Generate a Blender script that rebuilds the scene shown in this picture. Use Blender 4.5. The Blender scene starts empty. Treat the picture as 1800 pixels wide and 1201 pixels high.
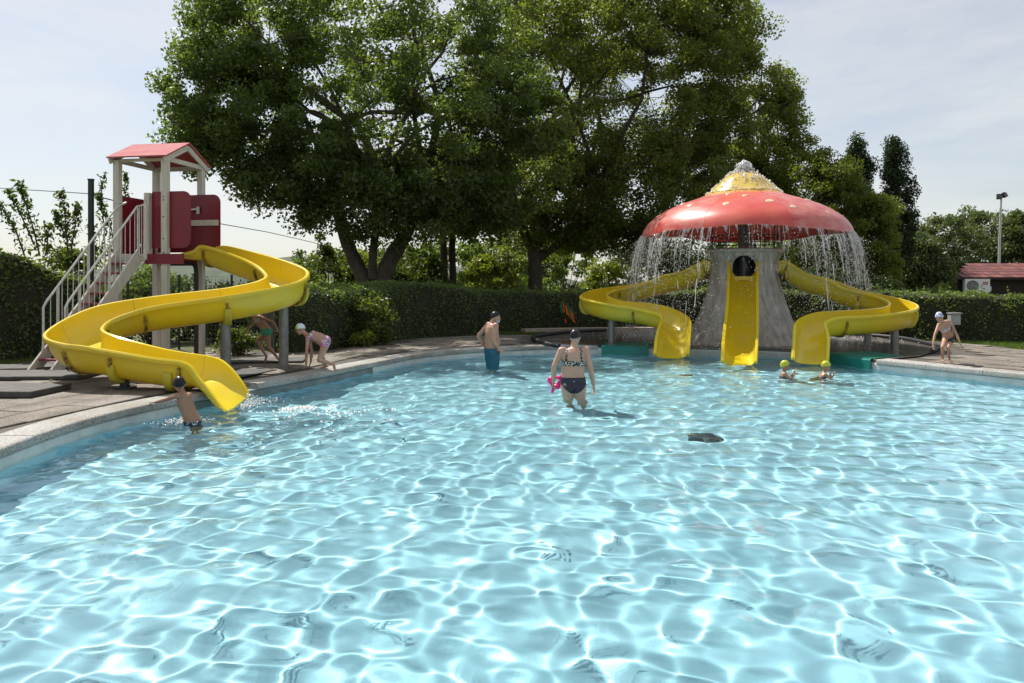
import bpy, bmesh, math, random
import numpy as np
from mathutils import Vector, Matrix, Quaternion

SC = bpy.context.scene
COL = SC.collection
random.seed(7)
RNG = np.random.default_rng(11)
R = math.radians

# ------------------------------------------------------------------ camera
EYE = 1.72
cam = bpy.data.cameras.new('camera')
cam.lens = 26.0
cam.sensor_width = 36.0
cam.shift_y = -0.0558
cam.clip_start = 0.05
cam.clip_end = 3000
cam_ob = bpy.data.objects.new('camera', cam)
COL.objects.link(cam_ob)
cam_ob.location = (0, 0, EYE)
cam_ob.rotation_euler = (R(90), 0, 0)
SC.camera = cam_ob

# ------------------------------------------------------------------ sky and sun
SUN_EL, SUN_AZ = 55.0, -36.0            # azimuth measured from straight ahead, negative to the left
W = bpy.data.worlds.new('World')
SC.world = W
W.use_nodes = True
wn, wl = W.node_tree.nodes, W.node_tree.links
bg = wn['Background']
sky = wn.new('ShaderNodeTexSky')
sky.sky_type = 'NISHITA'
sky.sun_disc = False
sky.sun_elevation = R(SUN_EL)
sky.sun_rotation = R(SUN_AZ)
sky.air_density = 1.0
sky.dust_density = 1.2
sky.ozone_density = 2.0
tc = wn.new('ShaderNodeTexCoord')
mp = wn.new('ShaderNodeMapping')
mp.inputs['Scale'].default_value = (1.0, 1.0, 4.5)
wl.new(tc.outputs['Generated'], mp.inputs['Vector'])
cn = wn.new('ShaderNodeTexNoise')
cn.inputs['Scale'].default_value = 1.9
cn.inputs['Detail'].default_value = 7.0
cn.inputs['Roughness'].default_value = 0.6
cn.inputs['Distortion'].default_value = 0.4
wl.new(mp.outputs['Vector'], cn.inputs['Vector'])
cr = wn.new('ShaderNodeMapRange')
cr.inputs['From Min'].default_value = 0.42
cr.inputs['From Max'].default_value = 0.66
cr.inputs['To Min'].default_value = 0.44
cr.inputs['To Max'].default_value = 0.76
wl.new(cn.outputs['Fac'], cr.inputs['Value'])
cm = wn.new('ShaderNodeMix')
cm.data_type = 'RGBA'
cm.inputs['B'].default_value = (7.6, 7.55, 7.3, 1)      # thin high cloud, lit evenly
wl.new(cr.outputs['Result'], cm.inputs['Factor'])
wl.new(sky.outputs['Color'], cm.inputs['A'])
wl.new(cm.outputs['Result'], bg.inputs['Color'])
bg.inputs['Strength'].default_value = 0.067

sun = bpy.data.lights.new('sun', 'SUN')
sun.energy = 3.5
sun.angle = R(0.53)
sun.color = (1.0, 0.95, 0.87)
sun.cycles.is_caustics_light = True
sun_ob = bpy.data.objects.new('sun', sun)
COL.objects.link(sun_ob)
sdir = Vector((math.sin(R(SUN_AZ)) * math.cos(R(SUN_EL)), math.cos(R(SUN_AZ)) * math.cos(R(SUN_EL)), math.sin(R(SUN_EL))))
sun_ob.rotation_euler = sdir.to_track_quat('Z', 'Y').to_euler()
sun_ob.location = (-20, 30, 40)

vs = SC.view_settings
vs.view_transform = 'Standard'
vs.look = 'None'
vs.gamma = 1.0
vs.exposure = 0.84
vs.use_curve_mapping = False
cy = SC.cycles
cy.max_bounces = 10
cy.diffuse_bounces = 5
cy.glossy_bounces = 4
cy.transmission_bounces = 8
cy.transparent_max_bounces = 12
cy.caustics_reflective = False
cy.caustics_refractive = True
cy.sample_clamp_indirect = 6.0
cy.blur_glossy = 0.3
cy.use_denoising = True

# ------------------------------------------------------------------ placing helpers
FPX = 1300.0
def P(px, py, d):
    """the point seen at photo pixel px, py at a distance d"""
    return Vector(((px - 900) / FPX * d, d, EYE - (py - 500) / FPX * d))
def G(px, py, z=0.2):
    d = FPX * (EYE - z) / (py - 500)
    return Vector(((px - 900) / FPX * d, d, z))

# ------------------------------------------------------------------ materials
def nodes(m):
    m.use_nodes = True
    return m.node_tree.nodes, m.node_tree.links

def mat(name, col, rough=0.5, var=0.0, vscale=6.0, col2=None, bump=0.0, bscale=40.0, metal=0.0, spec=0.5,
        trans=0.0, coat=0.0, sss=0.0, detail=5.0, coords='Object', stretch=None):
    m = bpy.data.materials.new(name)
    n, l = nodes(m)
    b = n['Principled BSDF']
    b.inputs['Base Color'].default_value = (*col, 1)
    b.inputs['Roughness'].default_value = rough
    b.inputs['Metallic'].default_value = metal
    b.inputs['Specular IOR Level'].default_value = spec
    b.inputs['Coat Weight'].default_value = coat
    if sss:
        b.inputs['Subsurface Weight'].default_value = sss
        b.inputs['Subsurface Radius'].default_value = (0.02, 0.008, 0.004)
        b.inputs['Subsurface Scale'].default_value = 0.5
    t = n.new('ShaderNodeTexCoord')
    src = t.outputs[coords]
    if stretch:
        mpn = n.new('ShaderNodeMapping')
        mpn.inputs['Scale'].default_value = stretch
        l.new(src, mpn.inputs['Vector'])
        src = mpn.outputs['Vector']
    if var or col2:
        c2 = col2 or tuple(c * (1 - var) for c in col)
        x = n.new('ShaderNodeTexNoise')
        x.inputs['Scale'].default_value = vscale
        x.inputs['Detail'].default_value = detail
        x.inputs['Roughness'].default_value = 0.62
        l.new(src, x.inputs['Vector'])
        r = n.new('ShaderNodeMapRange')
        r.inputs['From Min'].default_value = 0.34
        r.inputs['From Max'].default_value = 0.66
        l.new(x.outputs['Fac'], r.inputs['Value'])
        mx = n.new('ShaderNodeMix')
        mx.data_type = 'RGBA'
        mx.inputs['A'].default_value = (*col, 1)
        mx.inputs['B'].default_value = (*c2, 1)
        l.new(r.outputs['Result'], mx.inputs['Factor'])
        l.new(mx.outputs['Result'], b.inputs['Base Color'])
        m['mix'] = mx.name
    if bump:
        x2 = n.new('ShaderNodeTexNoise')
        x2.inputs['Scale'].default_value = bscale
        x2.inputs['Detail'].default_value = 4
        l.new(src, x2.inputs['Vector'])
        bp = n.new('ShaderNodeBump')
        bp.inputs['Strength'].default_value = bump
        bp.inputs['Distance'].default_value = 0.02
        l.new(x2.outputs['Fac'], bp.inputs['Height'])
        l.new(bp.outputs['Normal'], b.inputs['Normal'])
    if trans:
        tr = n.new('ShaderNodeBsdfTranslucent')
        tr.inputs['Color'].default_value = (*col, 1)
        ms = n.new('ShaderNodeMixShader')
        ms.inputs[0].default_value = trans
        o = n['Material Output']
        l.new(b.outputs[0], ms.inputs[1])
        l.new(tr.outputs[0], ms.inputs[2])
        l.new(ms.outputs[0], o.inputs[0])
    return m

def leaf_mat(name, col, col2, glow=1.7, tr=0.42, rough=0.45, gcol=None):
    """leaf: front colour from the per-leaf tint, light passing through makes it yellow green"""
    m = bpy.data.materials.new(name)
    n, l = nodes(m)
    b = n['Principled BSDF']
    b.inputs['Roughness'].default_value = rough
    b.inputs['Specular IOR Level'].default_value = 0.35
    a = n.new('ShaderNodeAttribute')
    a.attribute_name = 'tint'
    mx = n.new('ShaderNodeMix')
    mx.data_type = 'RGBA'
    mx.inputs['A'].default_value = (*col, 1)
    mx.inputs['B'].default_value = (*col2, 1)
    l.new(a.outputs['Fac'], mx.inputs['Factor'])
    l.new(mx.outputs['Result'], b.inputs['Base Color'])
    t = n.new('ShaderNodeBsdfTranslucent')
    mu = n.new('ShaderNodeMix')
    mu.data_type = 'RGBA'
    mu.blend_type = 'MULTIPLY'
    mu.inputs['Factor'].default_value = 1.0
    g = gcol or (glow * 1.35, glow * 1.45, glow * 0.45)
    mu.inputs['B'].default_value = (*g, 1)
    l.new(mx.outputs['Result'], mu.inputs['A'])
    l.new(mu.outputs['Result'], t.inputs['Color'])
    ms = n.new('ShaderNodeMixShader')
    ms.inputs[0].default_value = tr
    l.new(b.outputs[0], ms.inputs[1])
    l.new(t.outputs[0], ms.inputs[2])
    l.new(ms.outputs[0], n['Material Output'].inputs[0])
    return m

def speckle(name, base, dark, light, scale=130.0, rough=0.85, big=None, bump=0.35):
    """exposed aggregate: small stones of several greys in a cement matrix, with large worn or damp patches"""
    m = bpy.data.materials.new(name)
    n, l = nodes(m)
    b = n['Principled BSDF']
    b.inputs['Roughness'].default_value = rough
    t = n.new('ShaderNodeTexCoord')
    v = n.new('ShaderNodeTexVoronoi')
    v.inputs['Scale'].default_value = scale
    l.new(t.outputs['Object'], v.inputs['Vector'])
    ramp = n.new('ShaderNodeValToRGB')
    e = ramp.color_ramp.elements
    e[0].position, e[0].color = 0.0, (*dark, 1)
    e[1].position, e[1].color = 1.0, (*light, 1)
    k = ramp.color_ramp.elements.new(0.5)
    k.color = (*base, 1)
    l.new(v.outputs['Color'], ramp.inputs['Fac'])
    x = n.new('ShaderNodeTexNoise')
    x.inputs['Scale'].default_value = 1.1
    x.inputs['Detail'].default_value = 6
    l.new(t.outputs['Object'], x.inputs['Vector'])
    r = n.new('ShaderNodeMapRange')
    r.inputs['From Min'].default_value = 0.42
    r.inputs['From Max'].default_value = 0.62
    l.new(x.outputs['Fac'], r.inputs['Value'])
    mx = n.new('ShaderNodeMix')
    mx.data_type = 'RGBA'
    mx.blend_type = 'MULTIPLY'
    mx.inputs['B'].default_value = (*(big or (0.72, 0.68, 0.62)), 1)
    l.new(r.outputs['Result'], mx.inputs['Factor'])
    l.new(ramp.outputs['Color'], mx.inputs['A'])
    l.new(mx.outputs['Result'], b.inputs['Base Color'])
    bp = n.new('ShaderNodeBump')
    bp.inputs['Strength'].default_value = bump
    bp.inputs['Distance'].default_value = 0.008
    l.new(v.outputs['Distance'], bp.inputs['Height'])
    l.new(bp.outputs['Normal'], b.inputs['Normal'])
    return m

M = {}
M['pool_paint'] = mat('pool_paint', (0.425, 0.73, 0.84), 0.6, col2=(0.39, 0.705, 0.82), vscale=0.8)
M['pool_white'] = mat('pool_white', (0.62, 0.64, 0.62), 0.5, col2=(0.46, 0.47, 0.45), vscale=3)
M['gutter'] = mat('gutter_grey', (0.23, 0.25, 0.25), 0.6, col2=(0.13, 0.15, 0.15), vscale=4)
M['coping'] = speckle('coping_aggregate', (0.36, 0.35, 0.33), (0.13, 0.13, 0.13), (0.55, 0.54, 0.50), 95)
M['slab'] = speckle('deck_aggregate', (0.175, 0.15, 0.12), (0.06, 0.052, 0.044), (0.38, 0.335, 0.28), 110, big=(0.55, 0.54, 0.53))
M['slab2'] = speckle('deck_aggregate_grey', (0.20, 0.178, 0.15), (0.075, 0.066, 0.057), (0.40, 0.365, 0.32), 110, big=(0.6, 0.58, 0.56))
M['deck'] = mat('deck_bed', (0.10, 0.088, 0.075), 0.9, var=0.4, vscale=5)
M['wet'] = mat('wet_concrete', (0.085, 0.072, 0.062), 0.16, col2=(0.17, 0.15, 0.135), vscale=0.9, bump=0.08, bscale=18)
M['kerb'] = mat('kerb_stone', (0.42, 0.35, 0.27), 0.85, var=0.35, vscale=6, bump=0.3)
M['ground'] = mat('grass_ground', (0.075, 0.105, 0.025), 0.95, col2=(0.10, 0.085, 0.045), vscale=1.3)
M['hill'] = mat('hill_green', (0.07, 0.095, 0.06), 0.95, var=0.4, vscale=0.08)
M['yellow'] = mat('yellow_grp', (0.80, 0.605, 0.014), 0.28, col2=(0.70, 0.555, 0.05), vscale=1.5, spec=0.5, trans=0.14, coat=0.1, bump=0.03, bscale=9)
M['yellow2'] = mat('yellow_grp_dull', (0.66, 0.54, 0.04), 0.38, col2=(0.54, 0.46, 0.06), vscale=3, trans=0.1, bump=0.03, bscale=9)
M['flange'] = mat('rusty_flange', (0.42, 0.30, 0.03), 0.6, col2=(0.12, 0.055, 0.02), vscale=14)
M['steel'] = mat('grey_steel', (0.26, 0.25, 0.235), 0.42, var=0.35, vscale=6, metal=0.35)
M['bolt'] = mat('dark_bolt', (0.05, 0.05, 0.05), 0.4, metal=0.6)
M['cream'] = mat('cream_paint', (0.60, 0.57, 0.50), 0.45, col2=(0.50, 0.46, 0.39), vscale=4, stretch=(4, 4, 0.8))
M['railpaint'] = mat('white_rail_paint', (0.66, 0.65, 0.62), 0.38, var=0.18, vscale=9)
M['red'] = mat('red_panel', (0.225, 0.008, 0.022), 0.32, col2=(0.175, 0.010, 0.022), vscale=3.0, trans=0.06)
M['roof_red'] = mat('red_roof_sheet', (0.40, 0.075, 0.088), 0.7, col2=(0.44, 0.14, 0.15), vscale=3.5, trans=0.08, spec=0.12)
M['tread'] = mat('red_tread', (0.26, 0.03, 0.04), 0.6, var=0.4, vscale=8)
M['black'] = mat('black_rubber', (0.022, 0.022, 0.024), 0.55, var=0.3, vscale=10)
M['mat'] = mat('dark_rubber_mat', (0.035, 0.034, 0.034), 0.75, col2=(0.085, 0.08, 0.072), vscale=4, bump=0.3, bscale=60)
M['teal'] = mat('teal_mat', (0.008, 0.135, 0.115), 0.35, col2=(0.01, 0.20, 0.165), vscale=3)
M['cap_red'] = mat('mushroom_red', (0.55, 0.055, 0.048), 0.36, col2=(0.66, 0.24, 0.20), vscale=2.3, trans=0.10, coat=0.12, bump=0.12, bscale=3, stretch=(1, 1, 2.5))
M['cap_red2'] = mat('mushroom_red_faded', (0.68, 0.13, 0.09), 0.32, col2=(0.60, 0.07, 0.06), vscale=1.9, trans=0.10, coat=0.12, bump=0.12, bscale=3)
M['cap_yellow'] = mat('mushroom_yellow', (0.70, 0.52, 0.07), 0.2, col2=(0.60, 0.40, 0.10), vscale=5, bump=0.4, bscale=14, coat=0.3)
def fade_to_yellow(m):
    n, l = nodes(m)
    b = n['Principled BSDF']
    src = b.inputs['Base Color'].links[0].from_socket
    t = n.new('ShaderNodeTexCoord')
    sp = n.new('ShaderNodeVectorMath'); sp.operation = 'MULTIPLY'; sp.inputs[1].default_value = (1, 1, 0)
    ln = n.new('ShaderNodeVectorMath'); ln.operation = 'LENGTH'
    l.new(t.outputs['Object'], sp.inputs[0]); l.new(sp.outputs[0], ln.inputs[0])
    nz = n.new('ShaderNodeTexNoise'); nz.inputs['Scale'].default_value = 3.0
    l.new(t.outputs['Object'], nz.inputs['Vector'])
    ad = n.new('ShaderNodeMath'); ad.operation = 'MULTIPLY_ADD'; ad.inputs[1].default_value = 0.35
    l.new(nz.outputs['Fac'], ad.inputs[0]); l.new(ln.outputs['Value'], ad.inputs[2])
    r = n.new('ShaderNodeMapRange'); r.inputs['From Min'].default_value = 1.34; r.inputs['From Max'].default_value = 1.10
    l.new(ad.outputs[0], r.inputs['Value'])
    mx = n.new('ShaderNodeMix'); mx.data_type = 'RGBA'; mx.inputs['B'].default_value = (0.70, 0.42, 0.07, 1)
    l.new(r.outputs['Result'], mx.inputs['Factor']); l.new(src, mx.inputs['A']); l.new(mx.outputs['Result'], b.inputs['Base Color'])
fade_to_yellow(M['cap_red']); fade_to_yellow(M['cap_red2'])
M['spot'] = mat('cream_spot', (0.70, 0.56, 0.36), 0.4, col2=(0.66, 0.36, 0.24), vscale=9)
M['trunk_grey'] = mat('moulded_trunk', (0.55, 0.51, 0.46), 0.5, col2=(0.27, 0.245, 0.22), vscale=2.4, bump=0.5, bscale=7, stretch=(3.2, 3.2, 0.28))
M['trunk_lip'] = mat('moulded_trunk_lip', (0.46, 0.43, 0.40), 0.6, var=0.25, vscale=6)
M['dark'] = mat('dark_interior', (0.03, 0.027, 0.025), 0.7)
M['bark'] = mat('bark', (0.105, 0.085, 0.065), 0.95, col2=(0.055, 0.045, 0.035), vscale=4, bump=0.9, bscale=14, stretch=(3, 3, 0.7))
M['bark_dark'] = mat('dark_bark', (0.06, 0.047, 0.038), 0.95, var=0.4, vscale=5, bump=0.8, bscale=14, stretch=(3, 3, 0.7))
M['core'] = mat('hedge_twigs', (0.034, 0.040, 0.020), 0.95, var=0.5, vscale=9)
M['twig'] = mat('twig', (0.075, 0.062, 0.04), 0.9)
M['leaf_maple'] = leaf_mat('leaf_maple', (0.062, 0.088, 0.034), (0.098, 0.128, 0.044), 1.9, 0.46)
M['leaf_plane'] = leaf_mat('leaf_plane', (0.076, 0.094, 0.034), (0.116, 0.132, 0.042), 2.3, 0.46)
M['leaf_back'] = leaf_mat('leaf_back', (0.05, 0.075, 0.022), (0.085, 0.11, 0.03), 1.6, 0.45)
M['leaf_yellow'] = leaf_mat('leaf_yellow_green', (0.085, 0.11, 0.022), (0.13, 0.155, 0.03), 1.5, 0.42)
M['leaf_poplar'] = leaf_mat('leaf_poplar', (0.032, 0.052, 0.026), (0.055, 0.08, 0.04), 1.1, 0.3)
M['leaf_far'] = leaf_mat('leaf_far', (0.075, 0.10, 0.045), (0.115, 0.145, 0.065), 1.2, 0.35)
M['leaf_hedge'] = leaf_mat('leaf_hedge', (0.080, 0.112, 0.046), (0.125, 0.165, 0.055), 1.9, 0.36)
M['leaf_gold'] = leaf_mat('leaf_gold', (0.115, 0.145, 0.028), (0.17, 0.185, 0.036), 1.5, 0.45)
M['grass'] = leaf_mat('grass_blade', (0.06, 0.11, 0.02), (0.12, 0.16, 0.03), 1.4, 0.35)
M['skin'] = mat('skin_fair', (0.50, 0.285, 0.195), 0.5, col2=(0.42, 0.225, 0.155), vscale=9, sss=0.10)
M['skin_pale'] = mat('skin_pale', (0.545, 0.335, 0.235), 0.5, col2=(0.47, 0.265, 0.185), vscale=9, sss=0.10)
M['skin_tan'] = mat('skin_tan', (0.36, 0.19, 0.115), 0.42, col2=(0.30, 0.155, 0.095), vscale=9, sss=0.08)
M['cap_black'] = mat('black_swim_cap', (0.010, 0.010, 0.014), 0.36, spec=0.32)
M['cap_lime'] = mat('lime_swim_cap', (0.50, 0.50, 0.03), 0.32)
M['eye'] = mat('eye_dark', (0.03, 0.022, 0.018), 0.2)
M['lip'] = mat('lip', (0.36, 0.14, 0.12), 0.5)
M['hair'] = mat('grey_beard', (0.52, 0.49, 0.46), 0.9, var=0.3, vscale=60)
M['trunks'] = mat('teal_swim_trunks', (0.006, 0.105, 0.16), 0.6, col2=(0.005, 0.07, 0.115), vscale=7, bump=0.5, bscale=9)
M['navy'] = mat('navy_swimwear', (0.014, 0.014, 0.032), 0.5)
M['green'] = mat('green_bikini', (0.02, 0.22, 0.13), 0.5)
M['pink'] = mat('pink_vinyl', (0.85, 0.06, 0.38), 0.25, trans=0.3)
M['shingle'] = mat('red_shingle', (0.19, 0.055, 0.052), 0.85, col2=(0.12, 0.042, 0.042), vscale=5, bump=0.4)
M['shingle2'] = mat('dark_red_shingle', (0.13, 0.045, 0.045), 0.85, var=0.35, vscale=6, bump=0.4)
M['shingle3'] = mat('worn_red_shingle', (0.25, 0.085, 0.07), 0.85, var=0.35, vscale=6, bump=0.4)
M['hutwall'] = mat('dark_wood', (0.030, 0.017, 0.014), 0.8, var=0.3, vscale=4)
M['white'] = mat('white_enamel', (0.74, 0.74, 0.74), 0.35, var=0.07, vscale=4)
M['grille'] = mat('grey_grille', (0.13, 0.135, 0.14), 0.5)
M['logo_red'] = mat('logo_red', (0.42, 0.02, 0.025), 0.4)
M['plastic_grey'] = mat('grey_box', (0.40, 0.41, 0.41), 0.5, var=0.15, vscale=7)
M['orange'] = mat('orange_strip', (0.72, 0.11, 0.012), 0.5, trans=0.3)
M['amber'] = mat('amber_strip', (0.78, 0.30, 0.02), 0.5, trans=0.3)
M['stripgreen'] = mat('green_strip', (0.02, 0.22, 0.08), 0.5, trans=0.3)
M['galv'] = mat('galvanised_pole', (0.55, 0.56, 0.56), 0.45, var=0.15, vscale=3, metal=0.2)
M['lampglass'] = mat('lamp_glass', (0.2, 0.2, 0.22), 0.15)
M['fence_green'] = mat('dark_green_paint', (0.02, 0.032, 0.026), 0.5)
M['cable'] = mat('grey_cable', (0.16, 0.16, 0.17), 0.6)
M['drain'] = mat('dark_drain', (0.030, 0.065, 0.075), 0.6)

def pattern_mat(name, kind):
    m = bpy.data.materials.new(name)
    n, l = nodes(m)
    b = n['Principled BSDF']
    b.inputs['Roughness'].default_value = 0.5
    t = n.new('ShaderNodeTexCoord')
    v = n.new('ShaderNodeTexVoronoi')
    l.new(t.outputs['Object'], v.inputs['Vector'])
    ramp = n.new('ShaderNodeValToRGB')
    ramp.color_ramp.interpolation = 'CONSTANT'
    e = ramp.color_ramp.elements
    if kind == 'multi':                                    # pink, blue, white and yellow print
        v.inputs['Scale'].default_value = 62
        cols = [(0.70, 0.03, 0.24), (0.06, 0.10, 0.42), (0.75, 0.72, 0.72), (0.75, 0.22, 0.03), (0.05, 0.30, 0.42), (0.72, 0.10, 0.35)]
        e[0].position, e[0].color = 0.0, (*cols[0], 1)
        e[1].position, e[1].color = 0.2, (*cols[1], 1)
        for i, c in enumerate(cols[2:]):
            k = e.new(0.34 + 0.13 * i)
            k.color = (*c, 1)
        l.new(v.outputs['Color'], ramp.inputs['Fac'])
    elif kind == 'spots':                                  # pale spots on black
        v.inputs['Scale'].default_value = 48
        e[0].position, e[0].color = 0.0, (0.78, 0.72, 0.62, 1)
        e[1].position, e[1].color = 0.40, (0.012, 0.012, 0.014, 1)
        l.new(v.outputs['Distance'], ramp.inputs['Fac'])
    else:                                                  # white and lilac print
        v.inputs['Scale'].default_value = 40
        e[0].position, e[0].color = 0.0, (0.62, 0.62, 0.74, 1)
        e[1].position, e[1].color = 0.5, (0.26, 0.27, 0.48, 1)
        l.new(v.outputs['Color'], ramp.inputs['Fac'])
    l.new(ramp.outputs['Color'], b.inputs['Base Color'])
    return m
M['multi'] = pattern_mat('multicolour_print', 'multi')
M['spotted'] = pattern_mat('spotted_print', 'spots')
M['lilac'] = pattern_mat('lilac_print', 'lilac')

def two_tone_cap():
    m = bpy.data.materials.new('two_tone_cap')
    n, l = nodes(m)
    b = n['Principled BSDF']
    b.inputs['Roughness'].default_value = 0.35
    a = n.new('ShaderNodeAttribute')
    a.attribute_name = 'tint'
    r = n.new('ShaderNodeValToRGB')
    r.color_ramp.interpolation = 'CONSTANT'
    e = r.color_ramp.elements
    e[0].color = (0.62, 0.58, 0.02, 1)
    e[1].position, e[1].color = 0.5, (0.66, 0.70, 0.78, 1)
    l.new(a.outputs['Fac'], r.inputs['Fac'])
    l.new(r.outputs['Color'], b.inputs['Base Color'])
    return m
M['two_tone'] = two_tone_cap()

def water_mat():
    m = bpy.data.materials.new('pool_water')
    n, l = nodes(m)
    n.clear()
    g = n.new('ShaderNodeBsdfGlass')
    g.inputs['IOR'].default_value = 1.333
    g.inputs['Roughness'].default_value = 0.0
    g.inputs['Color'].default_value = (0.90, 0.975, 0.985, 1)
    o = n.new('ShaderNodeOutputMaterial')
    l.new(g.outputs[0], o.inputs[0])
    return m
M['water'] = water_mat()

def spray_mat(name, op, w=0.9):
    """falling, broken water: part clear, part white from the air in it"""
    m = bpy.data.materials.new(name)
    n, l = nodes(m)
    n.clear()
    d = n.new('ShaderNodeBsdfDiffuse')
    d.inputs['Color'].default_value = (w, w, w, 1)
    t = n.new('ShaderNodeBsdfTranslucent')
    t.inputs['Color'].default_value = (w, w, w, 1)
    g = n.new('ShaderNodeBsdfGlossy')
    g.inputs['Roughness'].default_value = 0.12
    tr = n.new('ShaderNodeBsdfTransparent')
    a = n.new('ShaderNodeMixShader'); a.inputs[0].default_value = 0.55
    b = n.new('ShaderNodeMixShader'); b.inputs[0].default_value = 0.22
    c = n.new('ShaderNodeMixShader'); c.inputs[0].default_value = op
    o = n.new('ShaderNodeOutputMaterial')
    l.new(d.outputs[0], a.inputs[1]); l.new(t.outputs[0], a.inputs[2])
    l.new(a.outputs[0], b.inputs[1]); l.new(g.outputs[0], b.inputs[2])
    l.new(tr.outputs[0], c.inputs[1]); l.new(b.outputs[0], c.inputs[2])
    l.new(c.outputs[0], o.inputs[0])
    return m
M['spray'] = spray_mat('spray', 0.62)
M['veil'] = spray_mat('water_veil', 0.26)
M['foam'] = spray_mat('foam', 0.75)

# ------------------------------------------------------------------ object helpers
def tag(o, label=None, cat=None, group=None, kind=None):
    if label: o['label'] = label
    if cat: o['category'] = cat
    if group: o['group'] = group
    if kind: o['kind'] = kind
    return o

def link(name, me, parent=None, smooth=None):
    o = bpy.data.objects.new(name, me)
    COL.objects.link(o)
    if parent is not None:
        o.parent = parent
    return o

def empty(name, loc=(0, 0, 0), label=None, cat=None, group=None):
    o = bpy.data.objects.new(name, None)
    o.empty_display_size = 0.2
    COL.objects.link(o)
    o.location = loc
    tag(o, label, cat, group)
    return o

def np_mesh(name, verts, quads, material, smooth=False, tint=None):
    """fast mesh from arrays; quads is (n, k)"""
    verts = np.asarray(verts, dtype=np.float32)
    quads = np.asarray(quads, dtype=np.int32)
    k = quads.shape[1]
    me = bpy.data.meshes.new(name)
    me.vertices.add(len(verts))
    me.vertices.foreach_set('co', verts.ravel())
    me.loops.add(quads.size)
    me.loops.foreach_set('vertex_index', quads.ravel())
    me.polygons.add(len(quads))
    me.polygons.foreach_set('loop_start', np.arange(len(quads), dtype=np.int32) * k)
    if smooth:
        me.polygons.foreach_set('use_smooth', np.ones(len(quads), dtype=bool))
    me.update(calc_edges=True)
    if tint is not None:
        at = me.attributes.new('tint', 'FLOAT', 'POINT')
        at.data.foreach_set('value', np.asarray(tint, dtype=np.float32))
    me.materials.append(material)
    return me

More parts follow.
